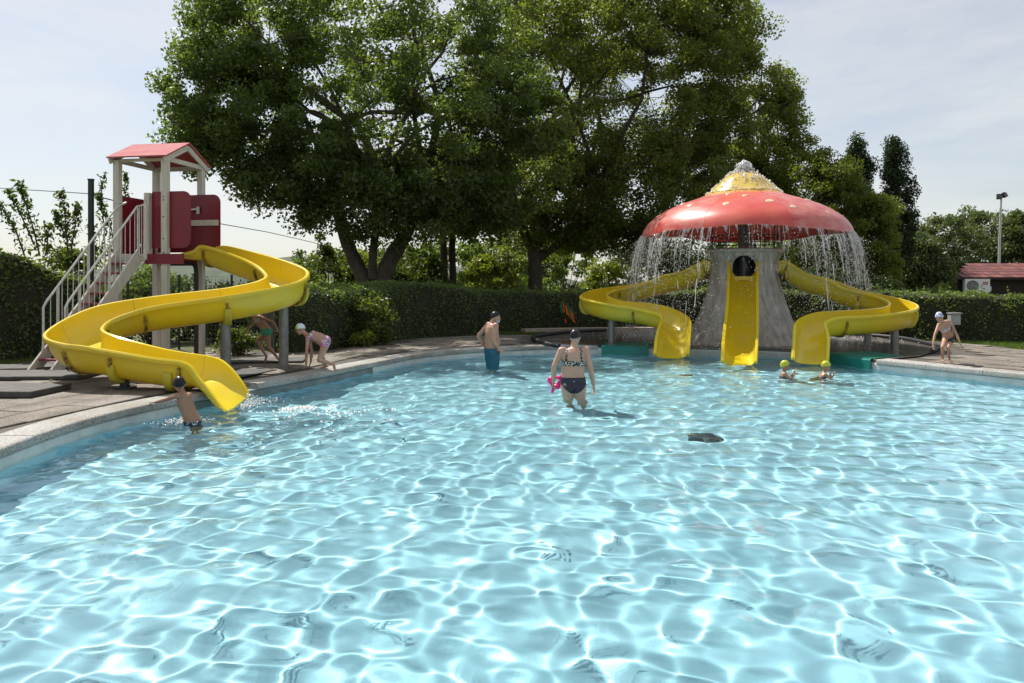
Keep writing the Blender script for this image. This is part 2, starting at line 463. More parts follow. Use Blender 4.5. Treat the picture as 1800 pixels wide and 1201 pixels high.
class MB:
    """collects boxes, tubes, lofts into one mesh"""
    def __init__(s):
        s.v, s.f, s.m = [], [], []
        s.mats = []
    def mi(s, m):
        if m is None: return 0
        if m not in s.mats: s.mats.append(m)
        return s.mats.index(m)
    def add(s, verts, faces, m=None):
        b = len(s.v)
        s.v += [tuple(v) for v in verts]
        s.f += [tuple(b + i for i in f) for f in faces]
        s.m += [s.mi(m)] * len(faces)
        return s
    def box(s, c, size, rot=None, m=None):
        hx, hy, hz = size[0] / 2, size[1] / 2, size[2] / 2
        vs = [Vector((x, y, z)) for x in (-hx, hx) for y in (-hy, hy) for z in (-hz, hz)]
        if rot is not None:
            vs = [rot @ v for v in vs]
        c = Vector(c)
        return s.add([c + v for v in vs], [(0, 1, 3, 2), (4, 6, 7, 5), (0, 4, 5, 1), (2, 3, 7, 6), (0, 2, 6, 4), (1, 5, 7, 3)], m)
    def beam(s, a, b, w, h, up=Vector((0, 0, 1)), m=None):
        a, b = Vector(a), Vector(b)
        t = (b - a)
        L = t.length
        t.normalize()
        x = t.cross(up)
        if x.length < 1e-4: x = t.cross(Vector((0, 1, 0)))
        x.normalize()
        y = x.cross(t)
        rot = Matrix((t, x, y)).transposed()
        return s.box((a + b) / 2, (L, w, h), rot, m)
    def loft(s, rings, cap=True, m=None, closed=True):
        n = len(rings[0])
        vs, fs = [], []
        for r in rings: vs += [tuple(p) for p in r]
        for i in range(len(rings) - 1):
            for j in range(n if closed else n - 1):
                k = (j + 1) % n
                fs.append((i * n + j, i * n + k, (i + 1) * n + k, (i + 1) * n + j))
        if cap:
            fs.append(tuple(range(n))[::-1])
            fs.append(tuple((len(rings) - 1) * n + j for j in range(n)))
        return s.add(vs, fs, m)
    def tube(s, pts, rad, n=8, m=None, cap=True):
        pts = [Vector(p) for p in pts]
        if not hasattr(rad, '__len__'): rad = [rad] * len(pts)
        rings = []
        x = None
        for i, p in enumerate(pts):
            t = (pts[min(i + 1, len(pts) - 1)] - pts[max(i - 1, 0)])
            if t.length < 1e-9: t = Vector((0, 0, 1))
            t.normalize()
            if x is None:
                x = t.cross(Vector((0, 0, 1)))
                if x.length < 1e-3: x = t.cross(Vector((0, 1, 0)))
            x = (x - t * x.dot(t)).normalized()
            y = t.cross(x)
            rings.append([p + (x * math.cos(a) + y * math.sin(a)) * rad[i] for a in [2 * math.pi * k / n for k in range(n)]])
        return s.loft(rings, cap, m)
    def ell(s, c, r, rot=None, nu=14, nv=8, m=None):
        vs, fs = [], []
        c = Vector(c)
        for i in range(nv + 1):
            ph = math.pi * i / nv
            for j in range(nu):
                th = 2 * math.pi * j / nu
                v = Vector((r[0] * math.sin(ph) * math.cos(th), r[1] * math.sin(ph) * math.sin(th), r[2] * math.cos(ph)))
                if rot is not None: v = rot @ v
                vs.append(c + v)
        for i in range(nv):
            for j in range(nu):
                k = (j + 1) % nu
                fs.append((i * nu + j, (i + 1) * nu + j, (i + 1) * nu + k, i * nu + k))
        return s.add(vs, fs, m)
    def mesh(s, name, material=None, smooth=None, origin=None):
        me = bpy.data.meshes.new(name)
        v = s.v
        if origin is not None:
            o = Vector(origin)
            v = [Vector(p) - o for p in v]
        me.from_pydata([tuple(p) for p in v], [], s.f)
        me.update()
        if s.mats:
            for m in s.mats: me.materials.append(m)
            me.polygons.foreach_set('material_index', s.m)
        else:
            me.materials.append(material)
        bm = bmesh.new(); bm.from_mesh(me)
        bmesh.ops.remove_doubles(bm, verts=bm.verts, dist=1e-6)
        bmesh.ops.recalc_face_normals(bm, faces=bm.faces)
        bm.to_mesh(me); bm.free()
        if smooth is not None:
            me.polygons.foreach_set('use_smooth', [True] * len(me.polygons))
            me.set_sharp_from_angle(angle=R(smooth))
        return me
    def obj(s, name, material=None, parent=None, smooth=None, loc=None):
        """link as one object; vertices are in world space, loc becomes the origin"""
        base = Vector(parent.location) if parent is not None else Vector((0, 0, 0))
        if parent is not None and parent.parent is not None:
            base = base + Vector(parent.parent.location)
        o = link(name, s.mesh(name, material, smooth, Vector(loc) if loc is not None else base), parent)
        if loc is not None: o.location = Vector(loc) - base
        return o

def bevel_box_mesh(name, size, material, bev=0.01):
    bm = bmesh.new()
    bmesh.ops.create_cube(bm, size=1.0)
    bmesh.ops.scale(bm, vec=size, verts=bm.verts)
    if bev:
        bmesh.ops.bevel(bm, geom=list(bm.edges), offset=bev, segments=1, affect='EDGES')
    me = bpy.data.meshes.new(name)
    bm.to_mesh(me); bm.free()
    me.materials.append(material)
    return me

def inside(pts, poly):
    """vectorised point in polygon; pts (n,2)"""
    x, y = pts[:, 0], pts[:, 1]
    c = np.zeros(len(pts), bool)
    n = len(poly)
    for i in range(n):
        x1, y1 = poly[i][0], poly[i][1]
        x2, y2 = poly[(i + 1) % n][0], poly[(i + 1) % n][1]
        if y1 == y2: continue
        cond = ((y1 > y) != (y2 > y)) & (x < (x2 - x1) * (y - y1) / (y2 - y1) + x1)
        c ^= cond
    return c

def catmull(pts, n):
    """n points per span through pts (closed=False)"""
    pts = [np.array(p, float) for p in pts]
    out = []
    for i in range(len(pts) - 1):
        p0 = pts[max(i - 1, 0)]; p1 = pts[i]; p2 = pts[i + 1]; p3 = pts[min(i + 2, len(pts) - 1)]
        for k in range(n):
            t = k / n
            out.append(0.5 * (2 * p1 + (-p0 + p2) * t + (2 * p0 - 5 * p1 + 4 * p2 - p3) * t * t + (-p0 + 3 * p1 - 3 * p2 + p3) * t ** 3))
    out.append(pts[-1])
    return out

# ------------------------------------------------------------------ pool outline
LEFT = [(-4.3, 3.4), (-4.62, 5.0), (-4.80, 6.88), (-4.86, 7.48), (-4.86, 8.37), (-4.68, 9.36), (-4.01, 11.29), (-3.59, 12.2), (-2.57, 14.97),
        (-2.10, 16.2), (-1.4, 17.1), (-0.55, 17.75), (0.84, 18.4), (2.15, 18.55)]
FAR = [(2.35, 18.35), (3.0, 18.2), (4.7, 17.95), (6.0, 17.6), (6.65, 17.2), (7.05, 16.4), (7.28, 15.4)]
RIGHT = [(7.40, 14.97), (8.1, 13.7), (8.77, 12.5), (9.3, 11.0), (9.7, 8.5), (9.6, 5.5), (8.9, 3.2)]
NEAR = [(7.4, 1.7), (5.0, 1.05), (2.0, 0.85), (-1.0, 0.95), (-3.0, 1.6)]
left_s = [tuple(p) for p in catmull(LEFT, 5)]
right_s = [tuple(p) for p in catmull(RIGHT, 5)]
near_s = [tuple(p) for p in catmull([RIGHT[-1]] + NEAR + [LEFT[0]], 4)][1:-1]
OUT = left_s + FAR + right_s + near_s          # clockwise seen from above? only used as a closed loop

def offset_loop(loop, d, closed=True):
    n = len(loop)
    res = []
    for i in range(n):
        a = np.array(loop[(i - 1) % n] if closed else loop[max(i - 1, 0)])
        b = np.array(loop[(i + 1) % n] if closed else loop[min(i + 1, n - 1)])
        t = b - a
        t = t / (np.linalg.norm(t) + 1e-9)
        nrm = np.array([-t[1], t[0]])          # left of travel: outside the pool for this winding
        res.append(tuple(np.array(loop[i]) + nrm * d))
    return res

def sheet_with_hole(name, outer, hole, z, material):
    bm = bmesh.new()
    es = []
    for loop in (outer, hole):
        vs = [bm.verts.new((p[0], p[1], z)) for p in loop]
        es += [bm.edges.new((vs[i], vs[(i + 1) % len(vs)])) for i in range(len(vs))]
    bmesh.ops.triangle_fill(bm, edges=es, use_beauty=True)
    for f in bm.faces:
        if f.normal.z < 0: f.normal_flip()
    me = bpy.data.meshes.new(name)
    bm.to_mesh(me); bm.free()
    me.materials.append(material)
    o = link(name, me)
    return tag(o, kind='structure')

hole = offset_loop(OUT, 0.10)
sheet_with_hole('ground', [(-900, -300), (-900, 1500), (900, 1500), (900, -300)], hole, 0.160, M['ground'])
DECK = [(-12.5, -4), (-12.5, 6), (-11, 11), (-9.8, 13.4), (-9.4, 16.9), (-5.4, 16.9), (-4.4, 17.1), (-3.5, 19.6), (-2.6, 21.4), (-1.0, 22.5), (0.1, 22.7),
        (1.2, 22.6), (2.0, 24.4), (8, 23.6), (10.8, 21.0), (11.6, 19.9), (12.1, 18.6), (12.0, 17.4), (13.2, 15.6), (15, 13), (17, 10), (17, -4)]
sheet_with_hole('pool_deck', DECK, hole, 0.176, M['deck'])

# basin: floor and walls, shallower at the far end
def floor_z(x, y):
    return -0.67 + 0.008 * max(0.0, y - 10) - 0.07 * max(0.0, 10 - y)
bm = bmesh.new()
top = [bm.verts.new((p[0], p[1], 0.10)) for p in OUT]
bot = [bm.verts.new((p[0], p[1], floor_z(*p))) for p in OUT]
n = len(OUT)
for i in range(n):
    bm.faces.new((top[i], top[(i + 1) % n], bot[(i + 1) % n], bot[i]))
bmesh.ops.triangle_fill(bm, edges=[bm.edges.get((bot[i], bot[(i + 1) % n])) for i in range(n)], use_beauty=True)
for yc in np.arange(1.5, 18, 0.75):
    bmesh.ops.bisect_plane(bm, geom=list(bm.verts) + list(bm.edges) + list(bm.faces), plane_co=(0, yc, 0), plane_no=(0, 1, 0))
for v in bm.verts:
    if v.co.z < -0.2: v.co.z = floor_z(v.co.x, v.co.y)
me = bpy.data.meshes.new('pool')
bm.to_mesh(me); bm.free()
me.materials.append(M['pool_paint'])
pool = tag(link('pool', me), kind='structure')
pool.cycles.is_caustics_receiver = True

# coping stones, one object each
def coping_run(loop, step=1.0, skip=None):
    pts = np.array(loop)
    seg = np.linalg.norm(np.diff(pts, axis=0), axis=1)
    s = np.concatenate([[0], np.cumsum(seg)])
    L = s[-1]
    k = max(1, round(L / step))
    def at(u):
        return np.array([np.interp(u, s, pts[:, 0]), np.interp(u, s, pts[:, 1])])
    for i in range(k):
        u0, u1 = L * i / k + 0.004, L * (i + 1) / k - 0.004
        us = np.linspace(u0, u1, 5)
        cs = [at(u) for u in us]
        if cs[2][0] < 0 and 10.15 < cs[2][1] < 11.0: continue        # the coping is broken where the slide comes through
        rings = []
        dz = random.uniform(-0.003, 0.003)
        for j, c in enumerate(cs):
            t = at(min(us[j] + 0.05, L)) - at(max(us[j] - 0.05, 0))
            t /= np.linalg.norm(t)
            nn = np.array([-t[1], t[0]])
            prof = [(-0.035, 0.102), (-0.050, 0.115), (-0.050, 0.178), (-0.040, 0.194), (-0.022, 0.201), (0.34, 0.203), (0.34, 0.102)]
            rings.append([(c[0] + nn[0] * q, c[1] + nn[1] * q, z + (dz if z > 0.15 else 0)) for q, z in prof])
        MB().loft(rings).obj('coping_stone', M['coping'], pool, smooth=45)
coping_run(left_s, 1.05)
coping_run(right_s, 1.05)
coping_run([right_s[-1]] + near_s + [left_s[0]], 1.05)

def lip(loop, z0, z1, out, material, name='gutter_lip'):
    rings = []
    for i, c in enumerate(loop):
        a = np.array(loop[max(i - 1, 0)]); b = np.array(loop[min(i + 1, len(loop) - 1)])
        t = (b - a) / np.linalg.norm(b - a)
        nn = np.array([-t[1], t[0]])
        rings.append([(c[0] + nn[0] * q, c[1] + nn[1] * q, z) for q, z in [(0.02, z0), (-out, z0 + 0.01), (-out, z1 - 0.015), (-out + 0.015, z1), (0.02, z1)]])
    o = MB().loft(rings).obj(name, material, pool, smooth=40)
    o.cycles.is_caustics_receiver = True
    return o
iL = [i for i, p in enumerate(left_s) if p[1] < 9.9]
iM = [i for i, p in enumerate(left_s) if 9.8 < p[1] < 14.7]
iR = [i for i in range(len(left_s)) if i >= iM[-1]]
iL = [i for i in range(len(left_s)) if i <= iM[0]]
lip([left_s[i] for i in iL], -0.16, 0.101, 0.030, M['pool_white'])
lip([left_s[i] for i in iM], -0.16, 0.095, 0.012, M['gutter'])
lip([left_s[i] for i in iR], -0.16, 0.101, 0.030, M['pool_white'])
lip(right_s, -0.16, 0.101, 0.030, M['pool_white'])
fl = [left_s[-1]] + FAR + [right_s[0]]
lip(fl, -0.14, 0.125, 0.030, M['pool_white'])
lip(fl, 0.127, 0.204, 0.012, M['wet'], 'floor_edge')

# ------------------------------------------------------------------ water
ys = [0.6]
while ys[-1] < 18.9:
    d = ys[-1]
    ys.append(d + 0.0165 + 0.0017 * max(0, d - 4))
ys = np.array(ys)
xs = np.arange(-5.3, 10.2, 0.0205)
X, Y = np.meshgrid(xs, ys)
Z = np.zeros_like(X)
rw = np.random.default_rng(5)
NW = 130
for i in range(NW):
    lam = math.exp(rw.uniform(math.log(0.16), math.log(1.0)))
    k = 2 * math.pi / lam
    th = rw.uniform(0, 2 * math.pi)
    sl = 0.0120 * (0.75 + 0.5 * rw.random()) * min(1.0, (lam / 0.26) ** 0.8)
    ph = rw.uniform(0, 6.283)
    wx = X + 0.25 * np.sin(0.9 * Y + 0.6 * i) * 0.4
    wy = Y + 0.25 * np.sin(0.8 * X + 1.1 * i) * 0.4
    env = 0.72 + 0.55 * np.sin(0.55 * X + 0.43 * Y * (1 if i % 2 else -1) + 1.7 * i)
    Z += sl / k * env * np.sin(k * (math.cos(th) * wx + math.sin(th) * wy) + ph)
# livelier water round the slide outlets and the swimmers
for (cx, cyy, amp, lam) in [(-3.4, 10.2, 0.030, 0.34), (4.9, 15.6, 0.014, 0.42), (2.9, 16.8, 0.012, 0.4), (0.94, 10.9, 0.012, 0.33), (-4.0, 9.3, 0.016, 0.24), (6.0, 13.9, 0.010, 0.3)]:
    rr = np.sqrt((X - cx) ** 2 + (Y - cyy) ** 2)
    Z += amp * np.exp(-rr / 0.7) * np.sin(2 * math.pi * rr / lam)
print('water slope rms', np.gradient(Z, xs[1] - xs[0], axis=1)[:200].std(), 'height', Z.std())
keep = inside(np.stack([X.ravel(), Y.ravel()], 1), offset_loop(OUT, 0.07)).reshape(X.shape)
idx = np.arange(X.size).reshape(X.shape)
q = np.stack([idx[:-1, :-1], idx[:-1, 1:], idx[1:, 1:], idx[1:, :-1]], -1)
kq = keep[:-1, :-1] & keep[:-1, 1:] & keep[1:, 1:] & keep[1:, :-1]
q = q[kq]
used = np.unique(q)
remap = np.full(X.size, -1)
remap[used] = np.arange(len(used))
co = np.stack([X, Y, Z], -1).reshape(-1, 3)[used]
wm = np_mesh('water', co, remap[q], M['water'], smooth=True)
water = tag(link('water', wm), kind='structure')
water.cycles.is_caustics_caster = True

# ------------------------------------------------------------------ paving slabs
RING_C, RING_R = (5.6, 19.7), 5.0
grow = offset_loop(OUT, 0.42)
deck_np = np.array(DECK)
slab_meshes = [bevel_box_mesh('slab', (0.988, 0.488, 0.030), M['slab' if i % 3 else 'slab2'], 0.006) for i in range(6)]
def slabs(ang, ox, oy, x0, x1, y0, y1, region, lim):
    ca, sa = math.cos(ang), math.sin(ang)
    cand = []
    for j in range(int((y1 - y0) / 0.5)):
        for i in range(int((x1 - x0) / 1.0)):
            u = x0 + i * 1.0 + (0.5 if j % 2 else 0)
            v = y0 + j * 0.5
            cs = np.array([(ox + ca * (u + a) - sa * (v + b), oy + sa * (u + a) + ca * (v + b)) for a, b in ((0, 0), (1, 0), (1, .5), (0, .5), (.5, .25))])
            if not inside(cs, DECK).all(): continue
            if inside(cs, grow).any(): continue
            if (np.hypot(cs[:, 0] - RING_C[0], cs[:, 1] - RING_C[1]) < RING_R + 0.1).any(): continue
            c = cs[4]
            if not region(c): continue
            px = 900 + 1300 * c[0] / max(c[1], 0.1)
            if c[1] < 4 or px < -60 or px > 1860: continue
            cand.append(c)
    cand.sort(key=lambda c: c[1])
    for c in cand[:lim]:
        o = bpy.data.objects.new('slab', random.choice(slab_meshes))
        COL.objects.link(o)
        o.parent = bpy.data.objects['pool_deck']
        o.location = (c[0], c[1], 0.1785 + random.uniform(0, 0.009))
        o.rotation_euler = (random.uniform(-.006, .006), random.uniform(-.004, .004), ang + random.choice((0, math.pi)) + random.uniform(-.006, .006))
slabs(R(78), -4.2, 9.0, -6, 12, -1, 7, lambda c: c[0] < -2.2 and c[1] < 17.6, 170)
slabs(R(38), -2.0, 18.0, -3, 6, -2, 6, lambda c: c[0] < 2.2 and c[1] >= 17.6, 60)
slabs(R(-62), 8.0, 14.0, -7, 8, -1, 8, lambda c: c[0] > 7, 130)

# wet island floor round the mushroom
arc = [(RING_C[0] + RING_R * math.cos(a), RING_C[1] + RING_R * math.sin(a)) for a in np.linspace(R(-32), R(205), 50)]
arc = [p for p in arc if not inside(np.array([p]), offset_loop(OUT, 0.05))[0]]
isl = [(2.35, 18.42), (3.0, 18.24), (4.7, 17.99), (6.03, 17.63), (6.70, 17.22), (7.10, 16.41), (7.33, 15.4), (7.75, 15.1), (8.6, 15.6)]
islp = isl + [p for p in arc if p[1] > 15.6 and not (p[0] < 3 and p[1] < 18.6)]
bm = bmesh.new()
bm.faces.new([bm.verts.new((p[0], p[1], 0.208)) for p in islp])
bmesh.ops.triangulate(bm, faces=bm.faces)
for f in bm.faces:
    if f.normal.z < 0: f.normal_flip()
me = bpy.data.meshes.new('wet_floor'); bm.to_mesh(me); bm.free()
me.materials.append(M['wet'])
tag(link('wet_floor', me), kind='structure')

# black rubber hose lying round the island
def hose(a0, a1, label):
    pts = []
    for a in np.linspace(R(a0), R(a1), 40):
        rr = RING_R + 0.06 * math.sin(5 * a) + 0.04 * math.sin(11 * a)
        pts.append((RING_C[0] + rr * math.cos(a), RING_C[1] + rr * math.sin(a), 0.255))
    o = MB().tube(pts, 0.052, 10).obj('hose', M['black'], smooth=60)
    tag(o, label, 'hose')
hose(95, 206, 'black hose curving on the paving left of the mushroom fountain')
hose(-42, 84, 'black hose curving on the wet floor right of the mushroom fountain')

# kerb behind the island, low stone edge
kp = [(0.35, 23.3), (2.0, 23.9), (4, 24.2), (6.5, 24.2)]
for i in range(len(kp) - 1):
    a, b = Vector((*kp[i], 0.215)), Vector((*kp[i + 1], 0.215))
    m_ = MB(); m_.beam(a, b - (b - a).normalized() * 0.01, 0.42, 0.2)
    o = m_.obj('kerb_stone', M['kerb'], bpy.data.objects['pool_deck'])

# ------------------------------------------------------------------ slides
def make_slide(root, stations, seams, fl=0.068, yellow='yellow', mids=5, inset=0.028):
    """stations: (A point, B point, depth). A trough lofted between its two rims, split at the seams into sections"""
    stations = [(a + (b - a).normalized() * inset, b + (a - b).normalized() * inset, d) for a, b, d in stations]
    arr = [np.concatenate([np.array(a), np.array(b), [d]]) for a, b, d in stations]
    S = catmull(arr, mids)
    mid = [(s[:3] + s[3:6]) / 2 for s in S]
    N = 16
    def frame(i):
        s = S[i]
        A, B = Vector(s[:3]), Vector(s[3:6])
        t = Vector(mid[min(i + 1, len(S) - 1)] - mid[max(i - 1, 0)])
        ac = (B - A)
        w = ac.length
        ac.normalize()
        dn = t.cross(ac).normalized()
        if dn.z > 0: dn = -dn
        dn = (dn + Vector((0, 0, -0.6))).normalized()
        dn = (dn - ac * dn.dot(ac)).normalized()
        return A, B, ac, dn, w, s[6], t.normalized()
    def prof(i, off=0.0, lo=0, hi=N):
        A, B, ac, dn, w, d, t = frame(i)
        res = []
        for k in range(lo, hi + 1):
            th = math.pi * k / N
            cx = math.cos(th)
            sx = math.copysign(abs(cx) ** 0.62, cx)
            q = w / 2 * (1 - sx)
            dd = d * (abs(math.sin(th)) ** 0.85)
            o_ = Vector((0, 0, 0))
            if off:
                o_ = -ac * sx * off + dn * off * (abs(math.sin(th)))
            res.append(A + ac * q + dn * dd + o_)
        return res
    def ring(i):
        A, B, ac, dn, w, d, t = frame(i)
        lipt = 0.062 if d > 0.1 else 0.03
        inner = prof(i)
        outer = prof(i, 0.018)
        outer[0] = A - ac * 0.018 + dn * lipt
        outer[-1] = B + ac * 0.018 + dn * lipt
        return [A - ac * fl + dn * 0.018, A - ac * (fl - 0.018) - dn * .004] + inner + [B + ac * (fl - 0.018) - dn * .004, B + ac * fl + dn * 0.018, B + ac * fl + dn * lipt] + outer[::-1] + [A - ac * fl + dn * lipt]
    cuts = [0] + [int(round(x * mids)) for x in seams] + [len(S) - 1]
    for a, b in zip(cuts[:-1], cuts[1:]):
        rings = [ring(i) for i in range(a, b + 1)]
        # a hair's gap at each seam
        if b != len(S) - 1:
            rings[-1] = [p + (q_ - p) * 0.03 for p, q_ in zip(rings[-1], rings[-2])]
        MB().loft(rings).obj('trough_section', M[yellow], root, smooth=38)
    for c in cuts[1:-1]:
        A, B, ac, dn, w, d, t = frame(c)
        o1, o2 = prof(c, 0.02, 1, N - 1), prof(c, 0.062, 1, N - 1)
        rr = [[p + t * e for p in o1 + o2[::-1]] for e in (-0.018, 0.018)]
        fo = MB().loft(rr).obj('joint_flange', M['flange'], root)
        bb = MB()
        for k in range(1, len(o1) - 1, 2):
            p = (o1[k] + o2[k]) / 2
            bb.tube([p - t * 0.032, p + t * 0.032], 0.011, 6)
        tag(bb.obj('bolt', M['bolt'], fo), kind='stuff')
    def bracket(u, side, half=0.055, lo=2, hi=8):
        i = int(round(u * mids))
        t = frame(i)[6]
        if side == 'A': o1, o2 = prof(i, 0.022, lo, hi), prof(i, 0.10, lo, hi)
        else: o1, o2 = prof(i, 0.022, N - hi, N - lo), prof(i, 0.11, N - hi, N - lo)
        # taper the ends
        nn_ = len(o1)
        sh_ = [0.25 + 0.75 * math.sin(math.pi * min(1, (j_ + .15) / (nn_ - .5))) ** .6 for j_ in range(nn_)]
        o2 = [a + (b - a) * q_ for a, b, q_ in zip(o1, o2, sh_)]
        o3 = [a + (b - a) * .72 for a, b in zip(o1, o2)]
        rr = [[p + t * e for p in o1 + q_[::-1]] for e, q_ in ((-half, o3), (-half * .6, o2), (half * .6, o2), (half, o3))]
        return MB().loft(rr).obj('bracket', M['yellow2'], root, smooth=30)
    def under(u):
        i = int(round(u * mids))
        return prof(i, 0.02)[N // 2]
    return dict(bracket=bracket, under=under, prof=prof, frame=frame)

def pillar(root, top, r, base=0.16, m='steel'):
    mb = MB().tube([(top.x, top.y, base), (top.x, top.y, top.z)], r, 16)
    mb.tube([(top.x, top.y, base), (top.x, top.y, base + 0.055)], r * 1.55, 16)
    return mb.obj('pillar', M[m], root, smooth=40)

# the long slide at the tower
rs = empty('water_slide', G(300, 640), 'long yellow slide snaking down from the red roofed tower into the pool', 'water slide')
st = [((318, 446, 14.8), (345, 447, 15.6), .10), ((340, 440, 14.85), (370, 438, 15.65), .22), ((357, 431, 14.9), (394, 432, 15.6), .40),
      ((409, 447, 14.8), (440, 442, 15.4), .46), ((446, 464, 14.45), (495, 457, 14.8), .46), ((465, 480, 14.0), (532, 471, 14.15), .46),
      ((466, 488, 13.6), (540, 483, 13.6), .46), ((448, 496, 13.3), (520, 496, 13.05), .46), ((420, 502, 13.1), (470, 508, 12.6), .46),
      ((386, 508, 12.95), (398, 520, 12.2), .46), ((273, 521, 12.8), (278, 537, 12.0), .46), ((180, 536, 12.65), (227, 550, 11.95), .46),
      ((125, 556, 12.35), (194, 563, 11.8), .46), ((85, 580, 11.85), (180, 575, 11.55), .46), ((80, 594, 11.3), (183, 583, 11.35), .46),
      ((110, 604, 10.85), (205, 592, 11.2), .46), ((151, 609, 10.65), (230, 599, 11.15), .44), ((265, 628, 10.35), (300, 616, 11.1), .42),
      ((325, 637, 10.3), (375, 628, 11.1), .37), ((350, 664, 10.25), (402, 643, 11.05), .23), ((379, 700, 10.15), (424, 669, 11.0), .13),
      ((398, 721, 10.0), (438, 692, 10.95), .07)]
sl = make_slide(rs, [(P(*a), P(*b), d) for a, b, d in st], [2, 4, 6.4, 9, 10.3, 12.4, 15, 16.3, 17.8])
sl['bracket'](9.0, 'B'); sl['bracket'](11.6, 'B', lo=3); sl['bracket'](16.45, 'A', 0.06, 2, 9); sl['bracket'](17.45, 'A', 0.06, 2, 9)
sl['bracket'](6.2, 'B')
for u in (6.6, 9.0):
    pillar(rs, sl['under'](u), 0.085)
for u in (16.45, 17.45):
    t = sl['under'](u)
    mb = MB()
    mb.box((t.x, t.y - 0.06, (t.z + 0.17) / 2), (0.10, 0.10, max(0.05, t.z - 0.13)))
    mb.box((t.x, t.y - 0.06, 0.215), (0.26, 0.2, 0.03))
    mb.obj('foot', M['bolt'], rs)

# ------------------------------------------------------------------ slide tower
FR = Vector((-6.84, 14.60, 0)); uu = Vector((math.cos(R(10)), -math.sin(R(10)), 0)); vv = Vector((math.sin(R(10)), math.cos(R(10)), 0))
wa, wb = 1.06, 1.20
FL, BR = FR - uu * wa, FR + vv * wb
BL = FL + vv * wb
tw = empty('slide_tower', (FR.x - 0.4, FR.y + 0.5, 0.18), 'cream post tower with gabled red roof and red panels above the slide', 'play tower')
RZ = Matrix.Rotation(R(-10), 3, 'Z')
for p, zt in ((FL, 4.20), (FR, 4.22), (BL, 4.22), (BR, 4.22)):
    me = bevel_box_mesh('post', (0.125, 0.125, zt - 0.17), M['cream'], 0.008)
    o = link('post', me, tw)
    o.location = Vector((p.x, p.y, (zt + 0.17) / 2)) - tw.location
    o.rotation_euler = (0, 0, R(-10))
    bb = MB()
    for z in (2.22, 2.34, 2.62, 3.05, 3.38, 3.44):
        if p is FL and z > 2.4: continue
        c = Vector((p.x, p.y, z)) - vv * 0.064
        bb.tube([c + vv * 0.01, c - vv * 0.008], 0.013, 8)
    o2 = tag(bb.obj('bolt', M['bolt'], o), kind='stuff')
    # bolts were laid in world space: bring them into the post's turned frame
    for v in o2.data.vertices:
        w_ = Vector(v.co) + Vector(tw.location) + (Vector(o.location))
        v.co = RZ.transposed() @ (w_ - Vector((p.x, p.y, (zt + 0.17) / 2)))
# short newel post between the stair opening and the panel
newel = FR - uu * (wa * 0.36)
MB().beam(Vector((newel.x, newel.y, 2.12)), Vector((newel.x, newel.y, 3.53)), 0.11, 0.11, up=vv).obj('newel_post', M['cream'], tw)
# platform
cpl = (FL + BR) / 2
MB().box((cpl.x, cpl.y, 2.28), (wa + 0.05, wb + 0.05, 0.07), RZ).obj('platform_floor', M['tread'], tw)
m_ = MB(); m_.beam(newel + Vector((0, 0, 2.22)) - vv * 0.075, FR + uu * 0.45 + Vector((0, 0, 2.22)) - vv * 0.075, 0.03, 0.20); m_.obj('fascia_board', M['red'], tw)
m_ = MB(); m_.beam(BL + Vector((0, 0, 2.22)) + vv * 0.08, BR + uu * 0.4 + Vector((0, 0, 2.22)) + vv * 0.08, 0.03, 0.20); m_.obj('fascia_board', M['red'], tw)
m_ = MB(); m_.beam(FL + Vector((0, 0, 2.24)) - vv * 0.082, newel + Vector((0, 0, 2.24)) - vv * 0.082, 0.03, 0.16); m_.obj('step_board', M['cream'], tw)
# rounded red panels
def panel(a, b, z0, z1, rad, corners, name='side_panel', th=0.022, mt='red', parent=None):
    """upright board from ground point a to b, corners: set of 'tl','tr','bl','br' that are rounded"""
    d = (b - a); L = d.length; d.normalize()
    nn = Vector((-d.y, d.x, 0))
    pts = []
    def corner(cx, cz, a0, key, sx, sz):
        if key in corners:
            for k in range(7):
                t = R(a0 + 90 * k / 6)
                pts.append((cx + rad * math.cos(t), cz + rad * math.sin(t)))
        else:
            pts.append((cx + sx * rad, cz + sz * rad))
    corner(L - rad, z1 - rad, 0, 'tr', 1, 1)
    corner(rad, z1 - rad, 90, 'tl', -1, 1)
    corner(rad, z0 + rad, 180, 'bl', -1, -1)
    corner(L - rad, z0 + rad, 270, 'br', 1, -1)
    r1 = [a + d * x + nn * th / 2 + Vector((0, 0, z)) for x, z in pts]
    r2 = [a + d * x - nn * th / 2 + Vector((0, 0, z)) for x, z in pts]
    return MB().loft([r1, r2]).obj(name, M[mt], parent or tw)
panel(newel + uu * 0.06 + vv * 0.045, FR + uu * 0.52 + vv * 0.045, 2.44, 3.56, 0.16, {'tr', 'br'})
pb = panel(BL + uu * 0.065 - vv * 0.02, BR + uu * 0.50 - vv * 0.09, 2.40, 3.62, 0.17, {'tr', 'br'})
pl = panel(FL + vv * 0.07, BL - vv * 0.07, 2.34, 3.50, 0.02, set())
m_ = MB(); m_.beam(BR - uu * 0.22 + Vector((0, 0, 3.02)) - vv * 0.125, BR + uu * 0.47 + Vector((0, 0, 3.02)) - vv * 0.125, 0.035, 0.12); m_.obj('rail_board', M['cream'], tw)
m_ = MB(); m_.beam(BR - uu * 0.30 + Vector((0, 0, 3.30)) - vv * 0.14, BR + uu * 0.0 + Vector((0, 0, 3.31)) - vv * 0.14, 0.03, 0.035)
m_.box(BR + uu * 0.0 + Vector((0, 0, 3.29)) - vv * 0.12, (0.05, 0.03, 0.15), RZ); m_.obj('grab_handle', M['railpaint'], tw)
